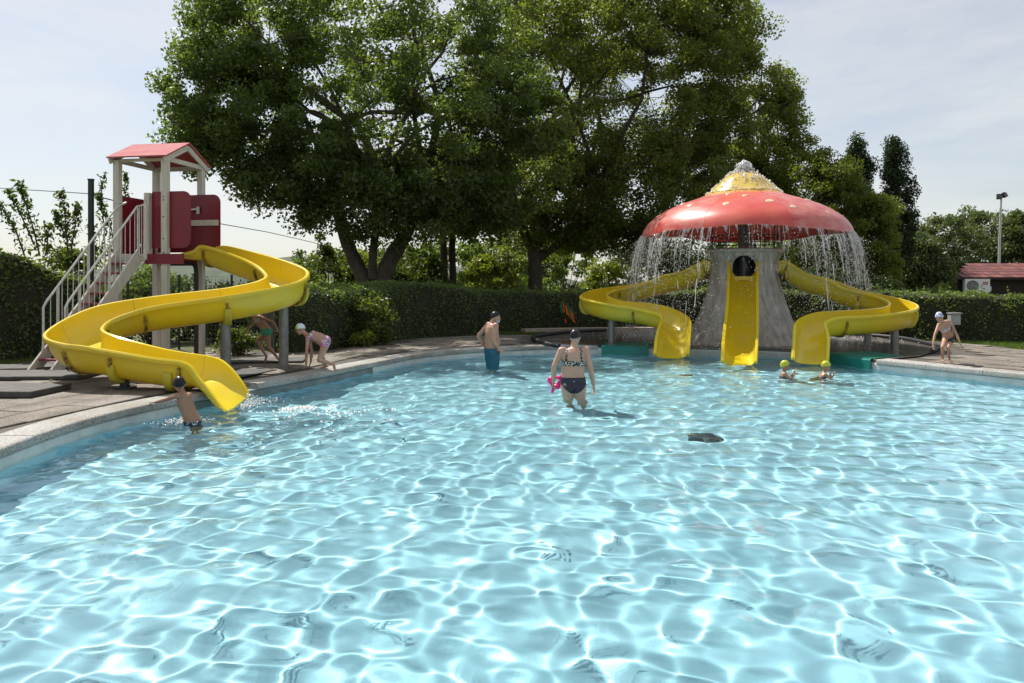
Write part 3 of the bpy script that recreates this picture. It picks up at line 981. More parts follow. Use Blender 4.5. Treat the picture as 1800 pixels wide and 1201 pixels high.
# roof
ov, og = 0.16, 0.13
ridge0 = (FL + BL) / 2 - uu * og; ridge1 = (FR + BR) / 2 + uu * og
zr, ze = 4.60, 4.22
e0f, e1f = FL - uu * og - vv * ov, FR + uu * og - vv * ov
e0b, e1b = BL - uu * og + vv * ov, BR + uu * og + vv * ov
def slope(a, b, c, d):
    up = Vector((0, 0, 0.028))
    MB().loft([[a, b, c, d], [a + up, b + up, c + up, d + up]]).obj('roof_sheet', M['roof_red'], tw)
Zv = lambda p, z: Vector((p.x, p.y, z))
slope(Zv(e0f, ze), Zv(e1f, ze), Zv(ridge1, zr), Zv(ridge0, zr))
slope(Zv(ridge0, zr + .002), Zv(ridge1, zr + .002), Zv(e1b, ze), Zv(e0b, ze))
for s, g_ in ((1, 0.075), (-1, 0.075)):
    base = ((FR + BR) / 2 + uu * g_) if s > 0 else ((FL + BL) / 2 - uu * g_)
    for side in (-1, 1):
        a = Zv(base, zr - 0.075); b = Zv(base + vv * side * (wb / 2 + ov - 0.02), ze - 0.06)
        m_ = MB(); m_.beam(a, b, 0.035, 0.11); m_.obj('barge_board', M['cream'], tw)
    m_ = MB(); m_.beam(Zv(base - vv * (wb / 2 - 0.02), 4.20) - uu * s * 0.04, Zv(base + vv * (wb / 2 - 0.02), 4.20) - uu * s * 0.04, 0.035, 0.09); m_.obj('tie_beam', M['cream'], tw)
m_ = MB(); m_.beam(Zv(FL + vv * 0.0, 4.19), Zv(FR, 4.19), 0.035, 0.06); m_.obj('tie_beam', M['cream'], tw)
m_ = MB(); m_.beam(Zv(BL, 4.19), Zv(BR, 4.19), 0.035, 0.09); m_.obj('tie_beam', M['cream'], tw)
# stair
top_c = (FL + newel) / 2 - vv * 0.10
run = Vector((-0.53, -1.62, 0))
run_n = run.normalized(); side = Vector((-run_n.y, run_n.x, 0))         # points right of climb, i.e. towards +x
if side.x < 0: side = -side
hw = 0.255
ns = 10
rise = (2.32 - 0.2) / (ns + 1)
stair = empty('stair', (0, 0, 0)); stair.parent = tw; stair.location = (0, 0, 0)
stairs_root = tw
for i in range(ns):
    z = 2.32 - rise * (i + 1)
    c = top_c + run * ((i + 0.75) / ns)
    m_ = MB(); m_.beam(Vector((c.x, c.y, z)) - side * (hw - 0.015), Vector((c.x, c.y, z)) + side * (hw - 0.015), 0.20, 0.035)
    m_.obj('stair_tread', M['tread'], tw)
bpy.data.objects.remove(stair)
for s in (-1, 1):
    a = top_c + side * s * hw + Vector((0, 0, 2.27)); b = top_c + run * 1.10 + side * s * hw + Vector((0, 0, 0.17))
    m_ = MB(); m_.beam(a, b, 0.045, 0.20); m_.obj('stringer', M['cream'], tw)
    # kick rail, handrail, posts, balusters
    dz = Vector((0, 0, 1))
    def on(u, h):
        return top_c + run * u + side * s * (hw + 0.0) + dz * (2.29 - (2.29 - 0.25) * u + h)
    rail = [on(-0.10, 1.00) - dz * 0.13, on(-0.02, 1.02) - dz * 0.05, on(0.04, 1.03), on(0.5, 1.03), on(0.93, 1.03), on(0.97, 1.00)]
    end = on(0.97, 0)
    rail += [Vector((end.x, end.y, 1.25)), Vector((end.x, end.y, 0.62)), Vector((end.x, end.y, 0.48)) - run_n * -0.03, Vector((end.x, end.y, 0.42)) - run_n * 0.07]
    if s > 0:
        rail = [on(0.03, 1.03) + side * .20 - dz * 0.0, on(0.02, 1.03) + side * .14] + rail[2:]
        e_ = on(0.03, 0) + side * .20
        MB().beam(Vector((e_.x, e_.y, 2.2)), Vector((e_.x, e_.y, rail[0].z + .02)), 0.035, 0.035, up=run_n).obj('rail_post', M['railpaint'], tw)
        for b_ in (.05, .10, .15):
            p_ = on(0.03, 0) + side * b_
            MB().tube([Vector((p_.x, p_.y, 2.28)), Vector((p_.x, p_.y, rail[0].z))], 0.0075, 6).obj('baluster', M['railpaint'], tw)
    hr = MB().tube(rail, 0.021, 10).obj('handrail', M['railpaint'], tw, smooth=50)
    MB().tube([on(-0.02, 0.17), on(0.05, 0.17), on(0.9, 0.17)], 0.019, 8).obj('kick_rail', M['railpaint'], tw, smooth=50)
    for u in (0.02, 0.42, 0.80):
        MB().beam(on(u, -0.05), on(u, 1.02), 0.035, 0.035, up=run_n).obj('rail_post', M['railpaint'], tw)
    for k in range(13):
        u = 0.07 + k * 0.068
        if min(abs(u - 0.42), abs(u - 0.80)) < 0.03: continue
        MB().tube([on(u, 0.17), on(u, 1.03)], 0.0075, 6).obj('baluster', M['railpaint'], tw)
# black feed pipe under the platform
b0 = P(300, 463, 15.3)
MB().tube([b0, P(336, 463, 15.35), P(343, 467, 15.35), P(345, 478, 15.35), P(345, 560, 15.35), G(345, 629)], 0.045, 10).obj('feed_pipe', M['black'], tw, smooth=50)

# ------------------------------------------------------------------ mushroom fountain
MC = Vector((6.15, 19.6, 0))
ef = Vector((-0.30, -0.954, 0)).normalized()
er = Vector((0.954, -0.30, 0)).normalized()
mush = empty('mushroom_fountain', (MC.x, MC.y, 0.2), 'giant red and yellow mushroom fountain on a moulded grey trunk', 'water fountain')
# trunk
NT, NZ = 96, 40
def trunk_r(th, z):
    t = (z - 0.2) / 2.42
    base = 0.84 + 0.52 * (1 - min(1, t / 0.92)) ** 2.3
    if t > 0.86: base += 0.13 * ((t - 0.86) / 0.14) ** 0.8
    k = (1 - min(1, t * 1.02)) ** 1.5
    rt = 0.0
    for a0, am, wd in ((0.3, .16, .22), (0.95, .20, .25), (1.75, .13, .2), (2.3, .24, .26), (3.1, .16, .25), (3.9, .22, .24), (4.6, .15, .22), (5.35, .22, .27), (5.95, .14, .2)):
        dd = (th - a0 - 0.25 * (1 - t) * math.sin(a0 * 3) + math.pi) % (2 * math.pi) - math.pi
        rt += am * math.exp(-(dd / wd) ** 2)
    fold = 0.018 * math.sin(17 * th + 4 * t) + 0.012 * math.sin(29 * th - 3 * t)
    return base + rt * k * 1.5 + fold * (0.25 + k)
rings = []
for j in range(NZ + 1):
    z = 0.19 + 2.43 * j / NZ
    rings.append([(MC.x + math.cos(th) * trunk_r(th, z), MC.y + math.sin(th) * trunk_r(th, z), z) for th in [2 * math.pi * i / NT for i in range(NT)]])
inner = [[(MC.x + math.cos(th) * 0.74, MC.y + math.sin(th) * 0.74, z) for th in [2 * math.pi * i / NT for i in range(NT)]] for z in (2.62, 0.6)]
tm = MB().loft(rings + inner)
tob = tm.obj('trunk', M['trunk_grey'], mush, smooth=60)
# arch opening cut through the front
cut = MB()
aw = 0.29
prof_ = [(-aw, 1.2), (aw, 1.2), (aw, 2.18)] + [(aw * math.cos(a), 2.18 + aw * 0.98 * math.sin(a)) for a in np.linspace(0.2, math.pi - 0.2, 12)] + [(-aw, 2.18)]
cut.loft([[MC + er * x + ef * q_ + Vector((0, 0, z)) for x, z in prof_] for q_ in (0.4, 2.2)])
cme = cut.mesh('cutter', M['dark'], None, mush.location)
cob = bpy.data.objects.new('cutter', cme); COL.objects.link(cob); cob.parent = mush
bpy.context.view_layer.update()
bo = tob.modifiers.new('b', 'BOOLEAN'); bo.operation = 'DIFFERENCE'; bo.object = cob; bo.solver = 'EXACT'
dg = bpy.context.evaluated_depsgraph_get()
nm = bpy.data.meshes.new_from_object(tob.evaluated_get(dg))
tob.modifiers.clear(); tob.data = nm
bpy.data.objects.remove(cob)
nm.set_sharp_from_angle(angle=R(50))
# arch rim
arch = [(-aw - .01, 1.75), (-aw - .01, 2.18)] + [((aw + .01) * math.cos(a), 2.18 + (aw + .01) * 0.98 * math.sin(a)) for a in np.linspace(math.pi, 0, 14)] + [(aw + .01, 1.75)]
MB().tube([MC + er * x + ef * 0.90 + Vector((0, 0, z)) for x, z in arch], 0.022, 8).obj('arch_rim', M['trunk_lip'], mush, smooth=50)
MB().loft([[(MC.x + math.cos(t) * r_, MC.y + math.sin(t) * r_, z) for t in [2 * math.pi * i / 48 for i in range(48)]] for r_, z in ((.97, 2.53), (1.0, 2.56), (1.0, 2.62), (.97, 2.645), (.74, 2.645), (.74, 2.53))]).obj('trunk_lip', M['trunk_lip'], mush, smooth=40)
MB().tube([(MC.x, MC.y, 0.3), (MC.x, MC.y, 4.5)], 0.15, 20).obj('column', M['steel'], mush, smooth=50)
for z, r_ in ((2.80, .93), (2.98, .93)):
    MB().tube([(MC.x + math.cos(t) * r_, MC.y + math.sin(t) * r_, z) for t in [2 * math.pi * i / 40 for i in range(41)]], 0.016, 6).obj('guard_rail', M['bolt'], mush, smooth=60)
for i in range(12):
    t = 2 * math.pi * (i + .5) / 12
    MB().tube([(MC.x + math.cos(t) * .93, MC.y + math.sin(t) * .93, 2.62), (MC.x + math.cos(t) * .93, MC.y + math.sin(t) * .93, 3.6)], 0.012, 6).obj('rail_upright', M['bolt'], mush)
# cap in eight moulded panels
CP = [(0.80, 4.19), (0.92, 4.12), (1.15, 4.02), (1.45, 3.92), (1.75, 3.82), (2.05, 3.70), (2.32, 3.56), (2.55, 3.40), (2.70, 3.22), (2.76, 3.08)]
def cap_pt(r_, z, th, off=0.0):
    lob = math.cos(4 * th + 0.5)
    f = max(0, (r_ - 1.5) / 1.3)
    rr = r_ * (1 + 0.012 * lob * f - 0.045 * f)
    zz = z + 0.055 * f * f * math.sin(3 * th + 1.1) + 0.02 * f * f * math.sin(7 * th) - 0.05 * f * f * abs(math.cos(4 * th - 0.24))
    return Vector((MC.x + rr * math.cos(th), MC.y + rr * math.sin(th), zz + off))
def cap_at(r_):
    rs_ = [c[0] for c in CP]; zs_ = [c[1] for c in CP]
    return float(np.interp(r_, rs_, zs_))
fine = [tuple(p) for p in catmull(CP, 3)]
for k in range(8):
    t0, t1 = 2 * math.pi * k / 8 + 0.12, 2 * math.pi * (k + 1) / 8 + 0.12 - 0.002
    ths = np.linspace(t0, t1, 13)
    rings = []
    for th in ths:
        dip = 0.010 * abs(2 * (th - t0) / (t1 - t0) - 1) ** 6
        up = [cap_pt(r_, z, th, -dip) for r_, z in fine]
        lo = [cap_pt(r_ - 0.05 * (1 if r_ > 2.2 else 0.3), z - (0.05 if r_ < 2.5 else 0.015), th) for r_, z in fine]
        rings.append(up + lo[::-1])
    MB().loft(rings).obj('cap_panel', M['cap_red2' if k in (5, 1) else 'cap_red'], mush, smooth=40)
YP = [(0.0, 4.70), (0.12, 4.70), (0.22, 4.68), (0.34, 4.63), (0.48, 4.55), (0.60, 4.45), (0.72, 4.33), (0.84, 4.215), (0.93, 4.128), (0.88, 4.10), (0.60, 4.18)]
yf = [tuple(p) for p in catmull(YP, 3)]
MB().loft([[(MC.x + math.cos(t) * max(r_, .002) * (1 + .02 * math.sin(9 * t + 5 * z)), MC.y + math.sin(t) * max(r_, .002) * (1 + .02 * math.sin(7 * t)), z) for t in [2 * math.pi * i / 56 for i in range(56)]] for r_, z in yf]).obj('cap_top', M['cap_yellow'], mush, smooth=60)
# cream spots on the red
def spot(th, r_, a, b):
    rings = []
    for q_ in (1.0, 0.85, 0.5, 0.02):
        ring_ = []
        for k in range(18):
            al = 2 * math.pi * k / 18
            r2 = r_ + b * q_ * math.sin(al); t2 = th + a * q_ * math.cos(al) / r_
            ring_.append(cap_pt(r2, cap_at(r2), t2, 0.014 if q_ < 1 else -0.01))
        rings.append(ring_)
    MB().loft(rings).obj('spot', M['spot'], mush, smooth=60)
def th_px(dx):                          # angle of the front half by its sideways offset
    return dx
front = math.atan2(ef.y, ef.x)
for dth, r_, a in ((-0.72, 2.02, .12), (-0.20, 2.12, .12), (0.02, 1.5, .10), (-0.32, 1.22, .09), (0.30, 2.02, .15), (0.52, 2.30, .12), (1.05, 1.75, .12), (-1.15, 1.7, .12), (0.98, 2.42, .10), (-1.45, 2.3, .12),
                   (1.7, 2.0, .13), (2.3, 1.8, .13), (-2.1, 2.0, .13), (2.9, 2.2, .13), (-2.7, 1.7, .12)):
    spot(front + dth, r_, a * .72, a * .66)

# ------------------------------------------------------------------ slides of the mushroom
L_ = [((1249, 459, 19.5), (1251, 461, 20.4), .30), ((1234, 459, 19.6), (1238, 462, 20.5), .42), ((1199, 476, 19.9), (1205, 478, 20.8), .46), ((1164, 484, 20.2), (1168, 486, 21.0), .46),
      ((1129, 499, 20.3), (1128, 497, 21.1), .44), ((1094, 507, 20.2), (1080, 504, 20.9), .44), ((1076, 512, 19.95), (1045, 509, 20.45), .44), ((1068, 517, 19.6), (1024, 516, 19.8), .44),
      ((1072, 522, 19.3), (1022, 523, 19.1), .44), ((1090, 528, 19.1), (1052, 531, 18.4), .44), ((1115, 531, 19.0), (1082, 536, 18.15), .44), ((1143, 533, 18.95), (1113, 540, 18.05), .44),
      ((1178, 541, 18.8), (1143, 547, 17.95), .44), ((1203, 552, 18.45), (1160, 553, 17.8), .44), ((1214, 563, 18.05), (1163, 561, 17.7), .44), ((1214, 584, 17.5), (1155, 583, 17.4), .38), ((1211, 622, 17.0), (1150, 621, 16.95), .13)]
r1 = empty('mushroom_slide', (2.4, 20, 0.2), 'yellow slide curling out to the left of the mushroom trunk', 'water slide', 'yellow slides of the mushroom fountain')
s1 = make_slide(r1, [(P(*a), P(*b), d) for a, b, d in L_], [1, 5.2, 7.6, 11, 15], inset=0.045)
s1['bracket'](7.7, 'B', lo=1, hi=7); s1['bracket'](5.3, 'A')
for u in (5.4, 9.2):
    pillar(r1, s1['under'](u), 0.085)
R_ = [((1368, 459, 18.9), (1366, 462, 19.8), .30), ((1385, 459, 18.85), (1386, 462, 19.75), .42), ((1420, 481, 18.7), (1420, 481, 19.6), .46), ((1455, 490, 18.5), (1458, 490, 19.3), .46),
      ((1479, 504, 18.4), (1490, 502, 19.1), .46), ((1505, 511, 18.2), (1518, 511, 18.9), .46), ((1530, 517, 17.95), (1555, 519, 18.55), .46), ((1552, 525, 17.65), (1590, 527, 18.05), .46),
      ((1563, 533, 17.35), (1613, 536, 17.4), .46), ((1553, 540, 17.1), (1608, 544, 16.8), .46), ((1520, 544, 16.95), (1570, 551, 16.3), .46), ((1480, 546, 16.9), (1520, 555, 16.1), .46),
      ((1437, 549, 16.8), (1475, 557, 16.0), .46), ((1411, 557, 16.6), (1455, 563, 15.95), .46), ((1397, 569, 16.3), (1452, 572, 15.9), .46), ((1395, 592, 16.0), (1457, 592, 15.8), .38), ((1393, 629, 15.6), (1456, 633, 15.5), .13)]
r2 = empty('mushroom_slide', (8.6, 17.5, 0.2), 'yellow slide curling out to the right of the mushroom trunk', 'water slide', 'yellow slides of the mushroom fountain')
s2 = make_slide(r2, [(P(*a), P(*b), d) for a, b, d in R_], [1, 5.2, 8.4, 11.6, 15], inset=0.045)
s2['bracket'](8.5, 'B', lo=1, hi=7); s2['bracket'](5.3, 'A')
for u in (5.6, 9.3):
    pillar(r2, s2['under'](u), 0.085)
C_ = [((1279, 459, 18.62), (1335, 459, 18.45), .40), ((1279, 461, 18.50), (1335, 461, 18.33), .42), ((1278.5, 475, 18.3), (1334.5, 475, 18.13), .44), ((1277, 505, 17.9), (1334, 505, 17.73), .44), ((1275, 540, 17.4), (1334.5, 540, 17.25), .44), ((1271, 575, 16.85), (1334.5, 575, 16.7), .42),
      ((1269, 592, 16.5), (1334, 592, 16.37), .40), ((1268, 605, 16.1), (1333.5, 606, 15.98), .30), ((1267, 634, 15.7), (1332, 635, 15.6), .12)]
r3 = empty('mushroom_slide', (5.2, 17.5, 0.2), 'straight yellow slide running down from the arch in the mushroom trunk', 'water slide', 'yellow slides of the mushroom fountain')
sp_ = P(1307, 486, 18.72)
MB().box((sp_.x, sp_.y, sp_.z - .05), (.60, .5, .1), Matrix((er, ef, Vector((0, 0, 1)))).transposed()).obj('start_plate', M['yellow'], r3)
s3 = make_slide(r3, [(P(*a), P(*b), d) for a, b, d in C_], [2.2, 6], fl=0.068, inset=0.07)

# teal rubber mats hanging over the island edge
def teal(pts, back, label):
    mb = MB()
    prof2 = []
    rings = []
    for (x, y), (bx, by) in zip(pts, back):
        d = Vector((x - bx, y - by, 0)).normalized()
        f = Vector((x, y, 0)) + d * 0.085
        b = Vector((bx, by, 0))
        rings.append([b + Vector((0, 0, .212)), b + Vector((0, 0, .226)), f + Vector((0, 0, .19)), f + d * 0.02 + Vector((0, 0, .175)), f + d * 0.02 + Vector((0, 0, -0.12)), f - d * .012 + Vector((0, 0, -0.12)), f - d * .012 + Vector((0, 0, .172)), f - d * 0.03 + Vector((0, 0, .2085))])
    o = MB().loft(rings).obj('teal_mat', M['teal'], smooth=50)
    tag(o, label, 'rubber mat', 'teal mats over the pool edge')
    o.cycles.is_caustics_receiver = True
teal([(2.25, 18.46), (2.6, 18.28), (3.35, 18.13)], [(2.45, 19.2), (2.8, 19.1), (3.6, 18.95)], 'teal mat over the pool edge left of the mushroom slides')
teal([(7.05, 16.40), (7.28, 15.4), (7.37, 15.08)], [(7.95, 16.7), (8.15, 15.75), (8.2, 15.5)], 'teal mat over the pool edge right of the mushroom slides')

# ------------------------------------------------------------------ falling water
def drops(mb, pts, rads):
    for p, r_ in zip(pts, rads):
        x, y, z = p
        mb.add([(x + r_, y, z), (x - r_, y, z), (x, y + r_, z), (x, y - r_, z), (x, y, z + r_ * 1.6), (x, y, z - r_ * 1.3)],
               [(0, 2, 4), (2, 1, 4), (1, 3, 4), (3, 0, 4), (2, 0, 5), (1, 2, 5), (3, 1, 5), (0, 3, 5)])
rf = np.random.default_rng(21)
str_, dr_, vl_ = MB(), MB(), MB()
weights = []
for k in range(290):
    th = rf.uniform(0, 2 * math.pi)
    big = rf.random() < 0.40 * abs(math.cos(th)) ** 2 + 0.03
    if rf.random() > 0.18 + 0.82 * abs(math.cos(th)): continue
    p0 = cap_pt(2.76, 3.08, th)
    v0 = rf.uniform(0.20, 0.80)
    vz = rf.uniform(-0.6, -0.1)
    rad = Vector((math.cos(th), math.sin(th), 0))
    tang = Vector((-math.sin(th), math.cos(th), 0))
    g = 9.8
    T = rf.uniform(0.42, 0.70) if big else rf.uniform(0.15, 0.5)
    r0 = rf.uniform(0.006, 0.012) if big else rf.uniform(0.0025, 0.005)
    jit = rf.uniform(-0.12, 0.12)
    nsg = 16
    ts = np.linspace(0, T, nsg)
    pts = [p0 + rad * (v0 * t) + tang * (jit * t + 0.03 * t * math.sin(26 * t + k) + 0.02 * t * math.sin(61 * t + 2 * k)) + Vector((0, 0, vz * t - 0.5 * g * t * t)) for t in ts]
    solid = int(nsg * rf.uniform(0.3, 0.7))
    # the stream breaks into pieces as it falls
    seg = []
    for i, p in enumerate(pts):
        seg.append(p)
        if (i >= solid and rf.random() < 0.45) or i == nsg - 1:
            if len(seg) > 1:
                str_.tube(seg, [r0 * (0.4 + 0.9 * rf.random()) for _ in seg], 5)
            seg = []
    m = int(110 if big else 50)
    tt = rf.uniform(0.15, 0.95, m)
    for t in tt:
        sp = 0.03 + 0.22 * t
        p = p0 + rad * (v0 * t) + tang * (jit * t) + Vector((rf.normal(0, sp), rf.normal(0, sp), vz * t - 0.5 * g * t * t))
        if p.z > 0.22:
            drops(dr_, [p], [rf.uniform(0.005, 0.0115)])
for k in range(90):                                                  # glassy sheets right under the rim
    th = rf.uniform(0, 2 * math.pi); wdt = rf.uniform(0.006, 0.030); hh = rf.uniform(0.06, 0.34) * (0.5 + 0.6 * abs(math.cos(th)))
    sk_ = rf.uniform(-.02, .02)
    rings = []
    for i in range(6):
        z = -hh * i / 5
        o_ = 0.25 * (i / 5) ** 1.3 * hh
        ww = wdt * (1 - 0.92 * (i / 5) ** .8)
        tj = th + sk_ * i / 5 + rf.normal(0, .003)
        rings.append([cap_pt(2.77 + o_, 3.08, tj - ww, z), cap_pt(2.77 + o_, 3.08, tj + ww, z), cap_pt(2.778 + o_, 3.08, tj + ww, z), cap_pt(2.778 + o_, 3.08, tj - ww, z)])
    vl_.loft(rings)
fw = tag(str_.obj('falling_water', M['spray'], smooth=60), 'streams of water falling off the rim of the mushroom cap', 'falling water', kind='stuff')
tag(dr_.obj('water_drops', M['spray'], fw), kind='stuff')
tag(vl_.obj('water_sheet', M['veil'], fw, smooth=60), kind='stuff')
# bubbling head on top
jet = MB()
for k in range(420):
    a = rf.uniform(0, 6.28); h = rf.random()
    rr = 0.26 * math.sqrt(rf.random()) * math.sqrt(max(0.05, 1.05 - h * h))
    c = Vector((MC.x + math.cos(a) * rr, MC.y + math.sin(a) * rr, 4.66 + 0.29 * h + rf.normal(0, .02)))
    s_ = rf.uniform(0.014, 0.045)
    jet.ell(c, (s_, s_ * rf.uniform(.6, 1.2), s_ * rf.uniform(.7, 1.6)), Matrix.Rotation(rf.uniform(0, 3), 3, 'X'), 7, 5)
for k in range(420):                                                # water running down the yellow dome
    a = rf.uniform(0, 6.28); t = rf.random() ** 0.7
    r_ = 0.25 + 0.75 * t
    z = float(np.interp(r_, [p[0] for p in YP[:9]], [p[1] for p in YP[:9]])) + rf.uniform(0.01, 0.07) * (1.2 - t)
    s_ = rf.uniform(0.008, 0.026)
    jet.ell((MC.x + math.cos(a) * r_, MC.y + math.sin(a) * r_, z), (s_, s_, s_ * 1.3), None, 6, 4)
tag(jet.obj('bubbling_water', M['foam'], smooth=80), 'white water bubbling out of the top of the mushroom cap', 'water jet', kind='stuff')

def splash(name, c, spread, n, hmax, label, rmin=.006, rmax=.02, flat=0.0, seed=1, dirv=(0, 0)):
    rr_ = np.random.default_rng(seed)
    mb = MB()
    for k in range(n):
        a = rr_.uniform(0, 6.28); q_ = abs(rr_.normal(0, 1))
        x = c[0] + math.cos(a) * q_ * spread[0] + dirv[0] * q_
        y = c[1] + math.sin(a) * q_ * spread[1] + dirv[1] * q_
        z = c[2] + hmax * rr_.random() ** 2.6 * math.exp(-q_ * 0.8)
        s_ = rr_.uniform(rmin, rmax)
        mb.ell((x, y, z), (s_ * (1 + flat), s_ * (1 + flat), s_), None, 6, 4)
    return tag(mb.obj(name, M['foam'], smooth=80), label, 'splash', kind='stuff')
splash('splash', (-3.74, 10.45, 0.02), (.12, .30), 500, .18, 'white splash where the long yellow slide meets the water', .003, .010, seed=3, dirv=(.10, -.02))
splash('foam', (-3.0, 10.3, 0.0), (.50, .34), 520, .025, 'patch of white foam drifting from the long slide outlet', .002, .009, 1.5, seed=4, dirv=(.30, -.20))
splash('splash', (-4.05, 9.18, 0.01), (.22, .14), 240, .10, 'small splash of drops round the boy at the pool edge', 0.003, .008, 1.0, seed=6)
splash('splash', (4.0, 21.3, 0.22), (.7, .8), 700, .30, 'spray bouncing off the wet floor behind the left mushroom slide', .004, .012, 0.5, seed=8)
splash('splash', (9.2, 20.5, 0.22), (.8, .8), 400, .25, 'spray bouncing off the wet floor right of the mushroom trunk', .004, .012, 0.5, seed=9)
#__PART2__
# ------------------------------------------------------------------ vegetation
def leaf_mesh(name, c, size, material, rng, up=0.35, tintbase=None, fold=0.25, aspect=0.62, droop=0.3):
    """one folded leaf per centre; random turn, tint per leaf"""
    c = np.asarray(c, dtype=np.float64)
    n = len(c)
    nrm = rng.normal(size=(n, 3)); nrm[:, 2] = nrm[:, 2] + up * 2
    nrm /= np.linalg.norm(nrm, axis=1)[:, None]
    d = rng.normal(size=(n, 3)); d[:, 2] -= droop * 2
    d -= nrm * (d * nrm).sum(1)[:, None]
    d /= np.linalg.norm(d, axis=1)[:, None] + 1e-9
    w = np.cross(nrm, d)
    s = size * rng.uniform(0.6, 1.25, n)[:, None]
    a = c - d * s * 0.5
    b = c + d * s * 0.5
    l_ = c + w * s * aspect * 0.5 + nrm * s * fold * 0.35 - d * s * 0.08
    r_ = c - w * s * aspect * 0.5 + nrm * s * fold * 0.35 - d * s * 0.08
    v = np.stack([a, r_, b, l_], 1).reshape(-1, 3)
    f = np.arange(n * 4).reshape(n, 4)
    t = np.clip((tintbase if tintbase is not None else 0.5) + rng.normal(0, 0.25, n), 0, 1)
    return np_mesh(name, v, f, material, tint=np.repeat(t, 4))

def sph(rng, n):
    v = rng.normal(size=(n, 3))
    return v / np.linalg.norm(v, axis=1)[:, None]

def crown_clumps(rng, ells, rad):
    """clump centres in a union of ellipsoids, more of them towards the outside"""
    out = []
    for c, r, n in ells:
        u = sph(rng, n)
        q = rng.random(n)
        q = np.where(rng.random(n) < 0.66, 0.70 + 0.26 * q, q ** 0.5 * 0.8)
        q = np.where(rng.random(n) < 0.13, q + 0.22 * rng.random(n), q)
        out.append(np.array(c) + u * np.array(r) * q[:, None])
    return np.concatenate(out)

def clump_leaves(rng, cl, rad, per, flat=0.75):
    cs, ti = [], []
    for c in cl:
        m = int(per * rng.uniform(0.55, 1.3))
        r_ = rad * rng.uniform(0.6, 1.25)
        u = sph(rng, m) * (rng.random(m) ** 0.45)[:, None] * r_
        u[:, 2] *= flat
        cs.append(c + u)
        ti.append(np.full(m, rng.uniform(0.15, 0.85)))
    return np.concatenate(cs), np.concatenate(ti)

def limbs(mb, rng, starts, cl, n_main, r0, wander=0.12, minor=1.0):
    """branches grow from the stem ends to the clumps"""
    cl = np.array(cl)
    order = rng.permutation(len(cl))
    mains = []
    for k in order[:n_main]:
        s = starts[int(rng.integers(len(starts)))]
        e = Vector(cl[k])
        s = Vector(s)
        L = (e - s).length
        pts = []
        for i in range(7):
            t = i / 6
            p = s.lerp(e, t) + Vector((0, 0, 0.10 * L * math.sin(math.pi * t)))
            if 0 < i < 6: p += Vector(rng.normal(0, wander * L * 0.25, 3))
            pts.append(p)
        rr = [max(0.012, r0 * (1 - 0.88 * i / 6)) for i in range(7)]
        mb.tube(pts, rr, 7)
        mains.append(pts)
    allp = [p for pts in mains for p in pts[2:]]
    if not allp: return
    A = np.array([tuple(p) for p in allp])
    for k in order[n_main:]:
        e = cl[k]
        j = int(np.argmin(((A - e) ** 2).sum(1)))
        s = Vector(A[j]); e = Vector(e)
        if (e - s).length < 0.25: continue
        m = s.lerp(e, 0.5) + Vector(rng.normal(0, 0.1 * (e - s).length, 3))
        mb.tube([s, m, e], [r0 * 0.22 * minor, r0 * 0.14 * minor, 0.008], 5)

def tree(name, label, cat, base, stems, ells, rad, per, leaf, lm, n_main=10, r0=0.12, bark='bark', seed=1, group=None, up=0.35, minor=1.0, flat=0.75):
    """stems: list of (points, radii). trunk and crown are parts"""
    rng = np.random.default_rng(seed)
    root = empty(name, base, label, cat, group)
    tm_ = MB()
    for pts, rr in stems:
        f = catmull(pts, 4)
        r_ = np.interp(np.linspace(0, 1, len(f)), np.linspace(0, 1, len(rr)), rr)
        r_ = r_ * (1 + 0.06 * np.sin(np.arange(len(f)) * 2.3))
        tm_.tube([Vector(p) for p in f], list(r_), 14)
    tm_.obj('trunk', M[bark], root, smooth=70)
    cl = crown_clumps(rng, ells, rad)
    if n_main:
        bm_ = MB()
        ends = []
        for pts, rr in stems:
            ends += [pts[-1], pts[-1], pts[max(0, len(pts) - 2)]]
        limbs(bm_, rng, ends, cl, n_main, r0, minor=minor)
        bm_.obj('branchwork', M[bark], root, smooth=70)
    cs, ti = clump_leaves(rng, cl, rad, per, flat)
    me_ = leaf_mesh('crown', cs - np.array(base), leaf, M[lm], rng, up, ti)
    link('crown', me_, root)
    return root

def V3(px, py, d): return tuple(P(px, py, d))

